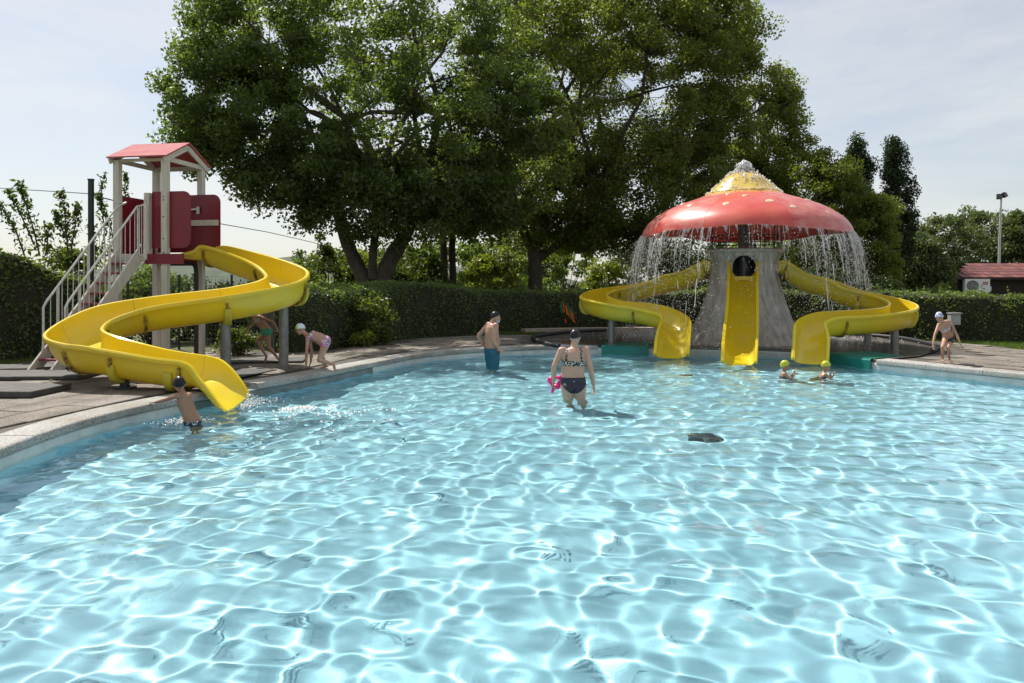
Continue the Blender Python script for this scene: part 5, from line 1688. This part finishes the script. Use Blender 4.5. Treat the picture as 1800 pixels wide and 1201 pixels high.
# floodlight mast
mt_ = P(1760, 345, 44)
ml = empty('floodlight_mast', (P(1754, 0, 44).x, 44, .16), 'slim pale mast with two floodlights behind the hut roof', 'floodlight')
MB().tube([(P(1754, 0, 44).x, 44, .1), (P(1757, 0, 44).x, 44, 4), (mt_.x, 44, mt_.z)], [.085, .07, .05], 12).obj('pole', M['galv'], ml, smooth=60)
for sx in (-1, 1):
    hb = MB(); hb.box((mt_.x + sx * .16, 43.95, mt_.z + .02 + .05 * sx), (.27, .2, .26), Matrix.Rotation(.5 * sx, 3, 'Z') @ Matrix.Rotation(-.5, 3, 'X'))
    hl = hb.obj('lamp_head', M['bolt'], ml)
    gb = MB(); gb.box((mt_.x + sx * .16 - .04 * sx * 0, 43.83, mt_.z - .02 + .05 * sx), (.2, .02, .18), Matrix.Rotation(.5 * sx, 3, 'Z') @ Matrix.Rotation(-.5, 3, 'X'))
    gb.obj('lamp_glass', M['lampglass'], hl)
MB().beam((mt_.x - .2, 44, mt_.z - .08), (mt_.x + .2, 44, mt_.z - .08), .05, .05).obj('cross_arm', M['galv'], ml)

# grey meter box on the hedge behind the child
mx_ = P(1677, 561, 19.85)
mbx = empty('meter_box', (mx_.x, mx_.y, .2), 'pale grey meter box on a post in the hedge behind the bending child', 'meter box')
MB().box((mx_.x, mx_.y, mx_.z), (.26, .16, .30)).obj('box_body', M['plastic_grey'], mbx)
MB().box((mx_.x + .02, mx_.y - .084, mx_.z - .02), (.19, .008, .2)).obj('box_door', M['plastic_grey'], mbx)
MB().box((mx_.x, mx_.y - .02, mx_.z + .16), (.30, .22, .025)).obj('box_lid', M['plastic_grey'], mbx)
MB().tube([(mx_.x, mx_.y + .03, .15), (mx_.x, mx_.y + .03, mx_.z - .14)], .03, 10).obj('box_post', M['steel'], mbx)

# coloured plastic strips hanging in the hedge
cs_ = empty('wind_streamer', P(996, 562, 24.55), 'orange, yellow and green plastic streamer hanging on the hedge left of the mushroom', 'streamer')
for px, y0, y1, mm, rot_ in ((990, 532, 550, 'orange', .02), (995, 537, 553, 'amber', .05), (1000, 540, 560, 'stripgreen', .02), (1003, 544, 560, 'orange', -.03), (986, 534, 550, 'stripgreen', 0), (1006, 550, 566, 'amber', .03), (993, 560, 568, 'orange', .3), (1008, 556, 567, 'orange', 0), (998, 548, 556, 'orange', .1)):
    a = P(px, y0, 24.6); b = P(px + 2, y1, 24.6)
    MB().beam(a, b, .045, .012, up=Vector((0, 1, 0))).obj('strip', M[mm], cs_)
MB().tube([P(984, 532, 24.62), P(990, 530, 24.62), P(1006, 543, 24.62), P(1010, 552, 24.62)], .012, 6).obj('cord', M['stripgreen'], cs_)

# ------------------------------------------------------------------ things on the pool floor
def seen_floor(px, py, dep):
    """where on the floor the ray through this pixel lands after bending at the water"""
    d = FPX * EYE / (py - 500)
    ang = math.atan2(EYE, math.hypot(d, (px - 900) / FPX * d))
    s_ = math.cos(ang) / 1.333
    off = dep * s_ / math.sqrt(1 - s_ * s_)
    k = 1 + off / math.hypot(d, (px - 900) / FPX * d)
    return Vector(((px - 900) / FPX * d * k, d * k, -dep))
def drain(px, py, r_, label, dep):
    c = seen_floor(px, py, dep)
    c.z = floor_z(c.x, c.y)
    root = empty('floor_drain', c, label, 'drain')
    MB().tube([(c.x, c.y, c.z - .01), (c.x, c.y, c.z + .025), (c.x, c.y, c.z + .03)], [r_, r_, r_ * .96], 32).obj('drain_rim', M['drain'], root)
    for k in range(7):
        x = -r_ * .8 + r_ * 1.6 * k / 6
        ln = 2 * math.sqrt(max(0, (r_ * .88) ** 2 - x * x))
        MB().box((c.x + x, c.y, c.z + .036), (.03, ln, .012)).obj('drain_slat', M['drain'], root)
    for o in root.children: o.cycles.is_caustics_receiver = True
drain(1240, 767, .17, 'dark round drain on the pool floor in mid pool', .66)
drain(1207, 659, .15, 'small dark drain on the pool floor in front of the straight slide', .6)

# ------------------------------------------------------------------ people
def remesh(mb, name, loc, voxel, material, smooth=6):
    me_ = mb.mesh(name, material, None, loc)
    o = bpy.data.objects.new(name, me_)
    COL.objects.link(o)
    m1 = o.modifiers.new('r', 'REMESH'); m1.mode = 'VOXEL'; m1.voxel_size = voxel; m1.use_smooth_shade = True
    m2 = o.modifiers.new('s', 'SMOOTH'); m2.factor = .5; m2.iterations = smooth
    g_ = bpy.context.evaluated_depsgraph_get()
    nme = bpy.data.meshes.new_from_object(o.evaluated_get(g_))
    o.modifiers.clear()
    o.data = nme
    nme.name = name
    if not nme.materials: nme.materials.append(material)
    nme.polygons.foreach_set('use_smooth', [True] * len(nme.polygons))
    o.location = loc
    return o

def lerp(a, b, t): return a + (b - a) * t

def figure(name, label, J, k, skin, loc, W_, hk=None, voxel=.0085, beard=False, group=None):
    """one continuous body grown round a posed skeleton. J: joints in the place's own coordinates"""
    hk = hk or k
    V = {n_: Vector(p) for n_, p in J.items()}
    mb = MB()
    F, U = V['face'].normalized(), V['up'].normalized()
    F = (F - U * F.dot(U)).normalized()
    Lr = F.cross(U).normalized()
    H = V['head']
    rotH = Matrix((Lr, F, U)).transposed()
    # head
    mb.ell(H + U * .012 * hk - F * .006 * hk, (.074 * hk, .093 * hk, .098 * hk), rotH, 20, 12)
    mb.ell(H + F * .028 * hk - U * .052 * hk, (.056 * hk, .062 * hk, .062 * hk), rotH, 16, 10)
    mb.ell(H + F * .062 * hk - U * .092 * hk, (.028 * hk, .026 * hk, .022 * hk), rotH)
    mb.tube([H + F * .082 * hk + U * .005 * hk, H + F * .104 * hk - U * .028 * hk, H + F * .085 * hk - U * .036 * hk], [.009 * hk, .015 * hk, .013 * hk], 8)
    mb.ell(H + F * .083 * hk + U * .022 * hk, (.05 * hk, .012 * hk, .010 * hk), rotH)
    mb.ell(H + F * .084 * hk - U * .062 * hk, (.024 * hk, .012 * hk, .012 * hk), rotH)
    for s in (-1, 1):
        mb.ell(H + Lr * s * .074 * hk - U * .012 * hk - F * .008 * hk, (.012 * hk, .022 * hk, .032 * hk), rotH)
        mb.ell(H + Lr * s * .040 * hk + F * .058 * hk - U * .03 * hk, (.022 * hk, .02 * hk, .02 * hk), rotH)
    # torso
    pel, wai, che, nec = V['pelvis'], V['waist'], V['chest'], V['neck']
    shl, shr, hil, hir = V['shl'], V['shr'], V['hil'], V['hir']
    latU = (shr - shl).normalized(); latD = (hir - hil).normalized()
    def ring(c, lat, up, hw_, hd_, bk=0):
        up = up.normalized()
        l_ = (lat - up * lat.dot(up)).normalized()
        f = up.cross(l_)
        res = []
        for i in range(20):
            a = 2 * math.pi * i / 20
            ca, sa_ = math.cos(a), math.sin(a)
            res.append(c + l_ * hw_ * math.copysign(abs(ca) ** .85, ca) + f * hd_ * math.copysign(abs(sa_) ** .9, sa_))
        return res
    upD, upM, upU = wai - pel, che - wai, nec - che
    shm = (shl + shr) / 2
    mb.loft([ring(pel - upD.normalized() * .105 * k, latD, upD, W_['hip'] * .45, .07 * k),
             ring(pel - upD.normalized() * .05 * k, latD, upD, W_['hip'] * .90, W_['dhip'] * .92),
             ring(pel, latD, upD, W_['hip'], W_['dhip']),
             ring(lerp(pel, wai, .5), lerp(latD, latU, .25), upD, lerp(W_['hip'], W_['waist'], .55), lerp(W_['dhip'], W_['dwaist'], .6)),
             ring(wai, lerp(latD, latU, .5), upD + upM, W_['waist'], W_['dwaist']),
             ring(lerp(wai, che, .55), lerp(latD, latU, .75), upM, lerp(W_['waist'], W_['chest'], .6), lerp(W_['dwaist'], W_['dchest'], .6)),
             ring(che, latU, upM + upU, W_['chest'], W_['dchest']),
             ring(lerp(che, shm, .7), latU, upU, (shr - shl).length * .47, W_['dchest'] * .86),
             ring(lerp(shm, nec, .45), latU, upU, (shr - shl).length * .33, W_['dchest'] * .6),
             ring(nec, latU, upU, .058 * k, .058 * k)])
    mb.tube([lerp(shm, nec, .3), nec, lerp(nec, H, .55), H - U * .03 * hk], [.062 * k, .054 * k, .05 * k, .052 * k], 14)
    def limb(ps, rs_):
        f = catmull([tuple(p) for p in ps], 4)
        mb.tube([Vector(p) for p in f], list(np.interp(np.linspace(0, len(ps) - 1, len(f)), range(len(ps)), rs_)), 12)
        for p, r_ in zip(ps, rs_): mb.ell(p, (r_, r_, r_), None, 12, 8)
    fat = W_.get('limb', 1.0)
    for s, sh_, hp_ in (('l', shl, hil), ('r', shr, hir)):
        mb.ell(sh_, (.058 * k * fat, .058 * k * fat, .058 * k * fat))
        e_, w_ = V['el' + s], V['wr' + s]
        limb([lerp(sh_, nec, .15), sh_, lerp(sh_, e_, .35), lerp(sh_, e_, .75), e_, lerp(e_, w_, .3), lerp(e_, w_, .75), w_], [v * k * fat for v in (.05, .053, .048, .042, .037, .041, .031, .024)])
        # hand: palm, four unequal bent fingers, thumb from the side
        hd_ = V['hd' + s].normalized()
        pn = V.get('pn' + s, Vector((0, 0, 1)))
        pn = (pn - hd_ * pn.dot(hd_)).normalized()
        sd = hd_.cross(pn).normalized() * (1 if s == 'l' else -1)
        palm = w_ + hd_ * .045 * k
        mb.ell(palm, (.040 * k, .050 * k, .016 * k), Matrix((sd, hd_, pn)).transposed(), 12, 8)
        curl = V.get('curl' + s, Vector((.25, 0, 0))).x
        for q_, ln in ((-.030, .062), (-.010, .074), (.010, .078), (.029, .070)):
            a0 = w_ + hd_ * .082 * k + sd * q_ * k
            d1_ = (hd_ - pn * curl + sd * q_ * 3.0).normalized()
            d2_ = (hd_ - pn * curl * 2.4 + sd * q_ * 2.0).normalized()
            mb.tube([a0 - hd_ * .02 * k, a0, a0 + d1_ * ln * .5 * k, a0 + d1_ * ln * .5 * k + d2_ * ln * .5 * k], [.0095 * k, .0095 * k, .0085 * k, .007 * k], 8)
        t0 = w_ + hd_ * .03 * k + sd * .030 * k
        td = (hd_ * .75 + sd * .75 - pn * curl).normalized()
        mb.tube([t0, t0 + td * .035 * k, t0 + td * .045 * k + (td + hd_).normalized() * .022 * k], [.013 * k, .0105 * k, .008 * k], 8)
        kn, an = V['kn' + s], V['an' + s]
        lf = W_.get('leg', fat)
        back = V.get('calf' + s, -V['face'])
        limb([hp_, lerp(hp_, kn, .2), lerp(hp_, kn, .6), kn, lerp(kn, an, .12), lerp(kn, an, .35), lerp(kn, an, .75), an], [v * k * lf for v in (.090, .088, .068, .053, .050, .053, .036, .033)])
        td_ = V['to' + s].normalized()
        heel = an - td_ * .035 * k + (an - kn).normalized() * .035 * k
        ball = an + td_ * .105 * k + (an - kn).normalized() * .045 * k
        tip = ball + td_ * .065 * k
        mb.tube([heel, lerp(heel, ball, .5), ball, tip], [.032 * k, .036 * k, .034 * k, .018 * k], 12)
        mb.ell(heel, (.034 * k,) * 3); mb.ell(tip, (.02 * k,) * 3)
    for s in W_.get('glutes', ()):
        mb.ell(Vector(s[0]), s[1])
    if W_.get('belly'):
        c_, r_, = W_['belly']
        mb.ell(Vector(c_), r_)
    o = remesh(mb, name, loc, voxel, M[skin])
    tag(o, label, 'person', group)
    # eyes, mouth
    for s in (-1, 1):
        e = MB().ell(H + Lr * s * .032 * hk + F * .078 * hk + U * .002 * hk, (.013 * hk, .010 * hk, .008 * hk), rotH, 10, 6).obj('eye', M['eye'], o)
        MB().ell(H + Lr * s * .033 * hk + F * .086 * hk + U * .023 * hk, (.018 * hk, .006 * hk, .004 * hk), rotH, 10, 6).obj('eyebrow', M['eye'], o)
    MB().ell(H + F * .092 * hk - U * .062 * hk, (.022 * hk, .007 * hk, .007 * hk), rotH, 10, 6).obj('mouth', M['lip'], o)
    def garment(nm, pred, off, material, tintf=None):
        src = o.data
        bm = bmesh.new(); bm.from_mesh(src)
        bm.normal_update()
        keep_ = set()
        for f in bm.faces:
            c = f.calc_center_median() + Vector(loc)
            if pred(c): keep_.add(f.index)
        bm.faces.ensure_lookup_table()
        orig = {v.index: (v.co.copy(), v.normal.copy()) for v in bm.verts}
        bmesh.ops.delete(bm, geom=[f for f in bm.faces if f.index not in keep_], context='FACES')
        lay = bm.verts.layers.float.new('tint')
        base_ = {}
        for v in bm.verts:
            c0 = v.co.copy()
            base_[v] = c0 - v.normal * .002
            if tintf: v[lay] = tintf(c0 + Vector(loc))
            v.co = c0 + v.normal * off
        be = [e for e in bm.edges if e.is_boundary]
        inn = {}
        for e in be:
            for v in e.verts:
                if v not in inn:
                    nv = bm.verts.new(base_[v]); nv[lay] = v[lay]
                    inn[v] = nv
        for e in be:
            a, b = e.verts
            try: bm.faces.new((a, b, inn[b], inn[a]))
            except ValueError: pass
        bmesh.ops.recalc_face_normals(bm, faces=bm.faces)
        me_ = bpy.data.meshes.new(nm)
        bm.to_mesh(me_); bm.free()
        me_.materials.append(material)
        me_.polygons.foreach_set('use_smooth', [True] * len(me_.polygons))
        g_ = link(nm, me_, o)
        g_.cycles.is_caustics_receiver = o.cycles.is_caustics_receiver
        return g_
    def swimcap(material, tintf=None, lo=-.004):
        return garment('swim_cap', lambda c: (c - H).length < .15 * hk and (c - H).dot(U) > (lo + .42 * (c - H).dot(F) / hk) * hk, .0065, material, tintf)
    return o, garment, swimcap, dict(H=H, F=F, U=U, L=Lr)

Wf = dict(hip=.195, dhip=.135, waist=.172, dwaist=.12, chest=.175, dchest=.12, limb=1.08)
# the woman wading away
dw = 11.07
J = dict(head=P(1011, 592, dw + .05), face=(.35, .9, -.18), up=(0.02, .2, .97), neck=P(1009, 611, dw + .02), shl=P(987, 617, dw), shr=P(1030, 616, dw), chest=P(1008, 632, dw), waist=P(1007, 656, dw), pelvis=P(1008, 680, dw),
         hil=P(998, 683, dw), hir=P(1019, 683, dw), ell=P(974, 645, dw - .03), elr=P(1038, 648, dw - .02), wrl=P(972.5, 670, dw + .10), wrr=P(1043.5, 677, dw + .06), hdl=(.02, .15, -1), hdr=(.06, .1, -1), pnl=(-1, .2, 0), pnr=(1, .2, 0),
         curll=(.9, 0, 0), curlr=(.3, 0, 0),
         knl=(.85, dw + .05, -.24), knr=(1.04, dw + .02, -.24), anl=(.86, dw - .05, -.60), anr=(1.06, dw - .02, -.60), tol=(0, 1, -.1), tor=(.1, 1, -.1))
wo, gar, cap_, fr_ = figure('person', 'woman in a black swim cap and dark bikini wading away from the camera', J, 1.0, 'skin_pale', (P(1008, 702, dw).x, dw, 0), dict(Wf, leg=1.06, glutes=[((P(998, 684, dw).x, dw - .07, .16), (.105, .10, .11)), ((P(1018, 684, dw).x, dw - .07, .16), (.105, .10, .11))]), 1.0)
wo.cycles.is_caustics_receiver = True
cap_(M['cap_black'])
wx = P(1008, 680, dw).x
gar('bikini_bottom', lambda c: abs(c.x - wx) < .24 and c.z < .335 and c.z > .10 + .15 * (abs(c.x - wx) / .2) ** 1.7, .006, M['navy'])
gar('bikini_top', lambda c: abs(c.x - wx) < .185 and ((.505 < c.z < .585) or (c.z >= .585 and abs(abs(c.x - wx) - .115 + .06 * max(0, (c.z - .58))) < .013 and c.z < .82)), .005, M['spotted'])
MB().ell((wx - .005, dw - .152, .285), (.007, .005, .007), None, 10, 6).obj('bikini_tag', M['white'], wo)
# pink inflatable in her left hand
pk = P(977, 672, dw + .18)
tb = MB()
tb.tube([pk + Vector((.085 * math.cos(a) * (1 + .25 * math.sin(3 * a)), .05 * math.sin(2 * a), .085 * math.sin(a) * (1 + .2 * math.cos(2 * a)))) for a in np.linspace(0, 2 * math.pi, 25)], [.030 + .012 * math.sin(3 * a) for a in np.linspace(0, 2 * math.pi, 25)], 10)
tb.tube([pk + Vector((.05, 0, .06)), pk + Vector((.10, .01, .10)), pk + Vector((.13, .0, .15))], [.03, .03, .012], 10)
tb.tube([pk + Vector((-.02, 0, -.07)), pk + Vector((-.045, .0, -.12)), pk + Vector((-.06, -.01, -.16))], [.028, .026, .014], 10)
tb.ell(pk + Vector((.06, 0, -.03)), (.05, .025, .055))
po = tb.obj('inflatable_toy', M['pink'], smooth=70, loc=pk)
tag(po, 'crumpled pink inflatable toy held in the wading woman\'s left hand', 'pool toy')

# the man standing in the pool
dm = 15.1
f_ = Vector((.90, .43, 0)).normalized(); rt_ = Vector((f_.y, -f_.x, 0))
cm_ = lambda px, py: P(px, py, dm)
nk = cm_(865, 568)
J = dict(head=cm_(871, 557.5), face=(.98, .18, -.06), up=(.05, 0, 1), neck=nk, shl=nk - rt_ * .185 - Vector((0, 0, .045)), shr=nk + rt_ * .185 - Vector((0, 0, .045)), chest=cm_(864.5, 584), waist=cm_(865, 605), pelvis=cm_(865, 622),
         hil=cm_(865, 625) - rt_ * .09, hir=cm_(865, 625) + rt_ * .09,
         ell=cm_(846, 591) - rt_ * .15, elr=cm_(859, 596) + rt_ * .27, wrl=cm_(856, 608) - rt_ * .20, wrr=cm_(868, 611) + rt_ * .215, hdl=(.6, .1, -.5), hdr=(.75, .1, -.55), pnl=tuple(-rt_), pnr=tuple(rt_),
         knl=cm_(866, 654) - rt_ * .11, knr=cm_(867, 654) + rt_ * .10, anl=(cm_(864, 0).x - .05, dm + .1, -.50), anr=(cm_(864, 0).x + .05, dm - .1, -.50), tol=tuple(f_), tor=tuple(f_))
mo, gar, cap_, fr_ = figure('person', 'man in a black swim cap and teal trunks standing with hands on hips', J, 1.04, 'skin', (cm_(865, 0).x, dm, 0), dict(hip=.17, dhip=.13, waist=.165, dwaist=.135, chest=.175, dchest=.13, limb=1.05, belly=(tuple(cm_(865, 600) + f_ * .06), (.12, .12, .13))), 1.03)
mo.cycles.is_caustics_receiver = True
cap_(M['cap_black'], lo=.012)
wl_, wr_ = Vector(J['wrl']), Vector(J['wrr'])
px0 = cm_(865, 620)
gar('swim_trunks', lambda c: c.z < .42 and c.z > -.04 and abs((c - px0).dot(rt_)) < .235 and (c - wl_ - Vector(J['hdl']) * .07).length > .105 and (c - wr_ - Vector(J['hdr']) * .07).length > .105 and (c - wl_).length > .07 and (c - wr_).length > .07, .020, M['trunks'])
hF, hU, hH = fr_['F'], fr_['U'], fr_['H']
gar('beard', lambda c: (c - hH).length < .16 and (c - hH).dot(hU) < -.055 and (c - hH).dot(hF) > .015 and (c - hH).dot(hU) > -.125, .004, M['hair'])

# the boy at the pool edge
db = 9.15
q_ = lambda px, py, d=db: P(px, py, d)
J = dict(head=q_(315, 675), face=(-.45, .88, .02), up=(-.10, 0, 1), neck=q_(321, 691), shl=q_(311, 696, 9.05), shr=q_(333, 695, 9.2), chest=q_(324, 705), waist=q_(332, 725), pelvis=q_(339, 742),
         hil=q_(334, 745), hir=q_(345, 745, 9.2), ell=q_(291, 703, 9.15), elr=q_(336, 712, 9.36), wrl=q_(273, 707.5, 9.40), wrr=q_(322, 709, 9.50), hdl=(-.9, .35, -.04), hdr=(-.3, .9, .1), pnl=(0, 0, 1), pnr=(0, 0, 1), curll=(.08, 0, 0), curlr=(.1, 0, 0),
         knl=(q_(338, 0).x, db + .05, -.24), knr=(q_(346, 0).x, db + .1, -.24), anl=(q_(343, 0).x, db - .08, -.52), anr=(q_(350, 0).x, db - .05, -.52), tol=(-.3, 1, -.2), tor=(-.2, 1, -.2))
Wk = dict(hip=.105, dhip=.085, waist=.088, dwaist=.072, chest=.10, dchest=.075, limb=.92)
bo_, gar, cap_, fr_ = figure('person', 'boy in a black swim cap holding the coping beside the long slide outlet', J, .68, 'skin_tan', (q_(330, 0).x, db, 0), Wk, .86, .006)
bo_.cycles.is_caustics_receiver = True
cap_(M['cap_black'])
gar('swim_trunks', lambda c: c.z < .035 and c.z > -.22, .006, M['navy'])

# the girl running behind the slide
dr = 14.0
q_ = lambda px, py, d=dr: P(px, py, d)
J = dict(head=q_(437, 543), face=(-.95, .25, -.1), up=(-.15, 0, 1), neck=q_(446, 553), shl=q_(457, 557, 13.88), shr=q_(446, 557, 14.12), chest=q_(455, 563), waist=q_(463, 573), pelvis=q_(470, 582.5),
         hil=q_(470, 585, 13.94), hir=q_(470, 585, 14.07), ell=q_(479, 565.5, 13.84), elr=q_(444, 572, 14.16), wrl=q_(486, 575, 13.84), wrr=q_(436, 579.5, 14.16), hdl=(.35, 0, -.9), hdr=(-.7, 0, -.5), pnl=(.9, -.2, .3), pnr=(-.5, .2, .6),
         knl=q_(472, 609, 13.93), knr=q_(453, 599, 14.08), anl=q_(491, 633, 13.93), anr=q_(467, 625, 14.08), tol=(.12, 0, -1), tor=(-.25, 0, -.95))
ro, gar, cap_, fr_ = figure('person', 'girl in a green bikini running left behind the slide bend, her head hidden', J, .68, 'skin_tan', (q_(468, 0).x, dr, .2), dict(hip=.112, dhip=.10, waist=.09, dwaist=.08, chest=.105, dchest=.08, limb=.95, leg=1.05), .84, .0065)
cap_(M['cap_black'])
ppt = Vector(J['pelvis'])
gar('bikini_bottom', lambda c: (c - ppt).length < .16 and c.z < ppt.z + .055 and c.z > ppt.z - .07 and c.x < ppt.x + .135, .006, M['green'])
cpt = Vector(J['chest'])
gar('bikini_top', lambda c: (c - cpt).length < .125 and abs((c - cpt).dot((Vector(J['neck']) - cpt).normalized())) < .025, .005, M['plastic_grey'])

# the girl climbing backwards over the coping
dc = 13.15
q_ = lambda px, py, d=dc: P(px, py, d)
J = dict(head=q_(528, 578), face=(-.82, -.22, -.5), up=(-.45, .0, .89), neck=q_(538, 588), shl=q_(541, 595, 13.03), shr=q_(543, 592, 13.27), chest=q_(548, 590), waist=q_(560, 594), pelvis=q_(572, 602),
         hil=q_(572, 605, 13.07), hir=q_(573, 604, 13.24), ell=q_(539, 619, 13.02), elr=q_(548, 620, 13.32), wrl=q_(538, 642, 13.08), wrr=q_(546, 638, 13.38), hdl=(-.35, -.1, -.75), hdr=(-.3, -.1, -.8), pnl=(-.5, -.1, .7), pnr=(-.5, 0, .7), curll=(-.5, 0, 0), curlr=(-.3, 0, 0),
         knl=q_(561, 633, 13.0), knr=q_(566, 626, 13.33), anl=q_(584, 640, 13.1), anr=q_(572, 642, 13.4), tol=(.20, 0, -1), tor=(-.9, 0, -.25))
co_, gar, cap_, fr_ = figure('person', 'girl in a bright patterned bikini crouching on hands and knees on the coping', J, .70, 'skin', (q_(560, 0).x, dc, .2), dict(hip=.125, dhip=.115, waist=.105, dwaist=.10, chest=.11, dchest=.09, limb=1.0, leg=1.1), .86, .0065)
hh_ = fr_['H']; lf_ = (fr_['F'] * .85 + fr_['L'] * .25).normalized()
cap_(M['two_tone'], lambda c: 0.25 if (c - hh_).dot(lf_) > .015 else 0.75)
ppt = Vector(J['pelvis']); sp = (Vector(J['waist']) - ppt).normalized()
gar('bikini_bottom', lambda c: (c - ppt).length < .19 and (c - ppt).dot(sp) < .045 and (c - ppt).dot(sp) > -.14 and c.z > ppt.z - .075 + .5 * max(0, ppt.x + .03 - c.x) and c.x > ppt.x - .085, .006, M['multi'])
cpt = Vector(J['chest']); su = (Vector(J['neck']) - cpt).normalized()
gar('bikini_top', lambda c: ((c - cpt).length < .16 and -.035 < (c - cpt).dot(su) < .03 and c.y > 12.95) or ((c - cpt).length < .20 and (c - cpt).dot(su) > .02 and c.z > cpt.z + .02 and (abs(c.y - 13.07) < .016 or abs(c.y - 13.23) < .016)), .005, M['multi'])

# the child bending forward on the right deck
dx = 14.3
q_ = lambda px, py, d=dx: P(px, py, d)
J = dict(head=q_(1651, 557, 14.05), face=(-.62, -.62, -.30), up=(-.30, -.25, .92), neck=q_(1657, 566, 14.16), shr=q_(1650, 571, 14.14), shl=q_(1672, 570, 14.26), chest=q_(1661, 576, 14.24), waist=q_(1664, 585, 14.34), pelvis=q_(1667, 594, 14.42),
         hir=q_(1662, 596, 14.40), hil=q_(1672, 596, 14.42), elr=q_(1643, 589, 14.05), ell=q_(1682, 589, 14.24), wrr=q_(1640, 606, 13.98), wrl=q_(1688, 605, 14.16), hdr=(.0, -.15, -1), hdl=(.55, -.1, -.8), pnr=(-.9, -.3, 0), pnl=(.8, -.3, .4),
         knr=q_(1656.5, 610, 14.16), knl=q_(1667, 611, 14.18), anr=q_(1657, 631.5, 14.36), anl=q_(1669, 632.5, 14.32), tor=(-.35, -.93, -.06), tol=(-.15, -.98, -.06))
xo, gar, cap_, fr_ = figure('person', 'child in a lilac patterned swim cap bending forward on the right deck', J, .67, 'skin', (q_(1665, 0).x, dx, .2), dict(hip=.10, dhip=.085, waist=.085, dwaist=.075, chest=.098, dchest=.075, limb=.86, leg=.88), .82, .006)
cap_(M['lilac'])
ppt = Vector(J['pelvis']); sp = (Vector(J['waist']) - ppt).normalized()
gar('bikini_bottom', lambda c: (c - ppt).length < .17 and -.10 < (c - ppt).dot(sp) < .055, .006, M['navy'])
cpt = Vector(J['chest']); su = (Vector(J['neck']) - cpt).normalized(); lx_ = (Vector(J['shr']) - Vector(J['shl'])).normalized()
gar('bikini_top', lambda c: (c - cpt).length < .14 and abs((c - cpt).dot(su)) < .024 and abs((c - cpt).dot(lx_)) < .115, .005, M['lilac'])

# two children up to the shoulders in the water
def bather(label, px, py, d, face, lean, hand, seed, upv=(0, 0, 1)):
    q_ = lambda x, y, dd=d: P(x, y, dd)
    H_ = q_(px, py)
    nk_ = Vector((H_.x - .02 + lean * .25, d, H_.z - .115))
    F_ = Vector(face); rt = Vector((F_.y, -F_.x, 0)).normalized()
    ch = nk_ + Vector((lean, 0, -.13)); wa_ = ch + Vector((lean * 1.2, 0, -.13)); pe = wa_ + Vector((lean * .8, 0, -.09))
    hz = floor_z(0, d)
    J = dict(head=H_, face=face, up=upv, neck=nk_, shl=nk_ - rt * .12 - Vector((0, 0, .035)), shr=nk_ + rt * .12 - Vector((0, 0, .035)), chest=ch, waist=wa_, pelvis=pe, hil=pe - rt * .06, hir=pe + rt * .06,
             ell=nk_ - rt * .16 + F_ * .10 - Vector((0, 0, .14)), wrl=nk_ - rt * .05 + F_ * .19 + Vector((0, 0, -.02)), elr=nk_ + rt * .17 + F_ * .10 - Vector((0, 0, .12)), wrr=q_(*hand), hdl=(.2, .2, .8), hdr=tuple(F_ + Vector((0, 0, .25))), pnl=tuple(-F_), pnr=(0, 0, 1),
             knl=pe - rt * .09 + F_ * .22 + Vector((0, 0, -.10)), knr=pe + rt * .09 + F_ * .22 + Vector((0, 0, -.10)), anl=pe - rt * .08 - F_ * .05 + Vector((0, 0, -.18)), anr=pe + rt * .08 - F_ * .05 + Vector((0, 0, -.18)), tol=tuple(-F_), tor=tuple(-F_))
    o, gar, cap_, fr_ = figure('person', label, J, .68, 'skin_tan', (H_.x, d, 0), Wk, .86, .0065, group='children bathing near the right slide')
    o.cycles.is_caustics_receiver = True
    cap_(M['cap_lime'])
    gar('swimsuit', lambda c: (c - ch).length < .30 and c.z < ch.z + .05 and (c - Vector(J['ell'])).length > .1 and (c - Vector(J['elr'])).length > .1 and abs((c - pe).dot(rt)) < .12 and (c - pe).dot(F_) < .12, .005, M['navy'])
bather('child in a lime swim cap in the water, hand at the chin', 1380, 642.5, 13.8, (.96, -.22, -.05), 0.0, (1397, 658), 1)
bather('child in a lime swim cap leaning forward in the water beside the teal mat', 1452, 643.5, 13.7, (.90, -.15, -.25), -.05, (1459, 656), 2, (.25, 0, .97))
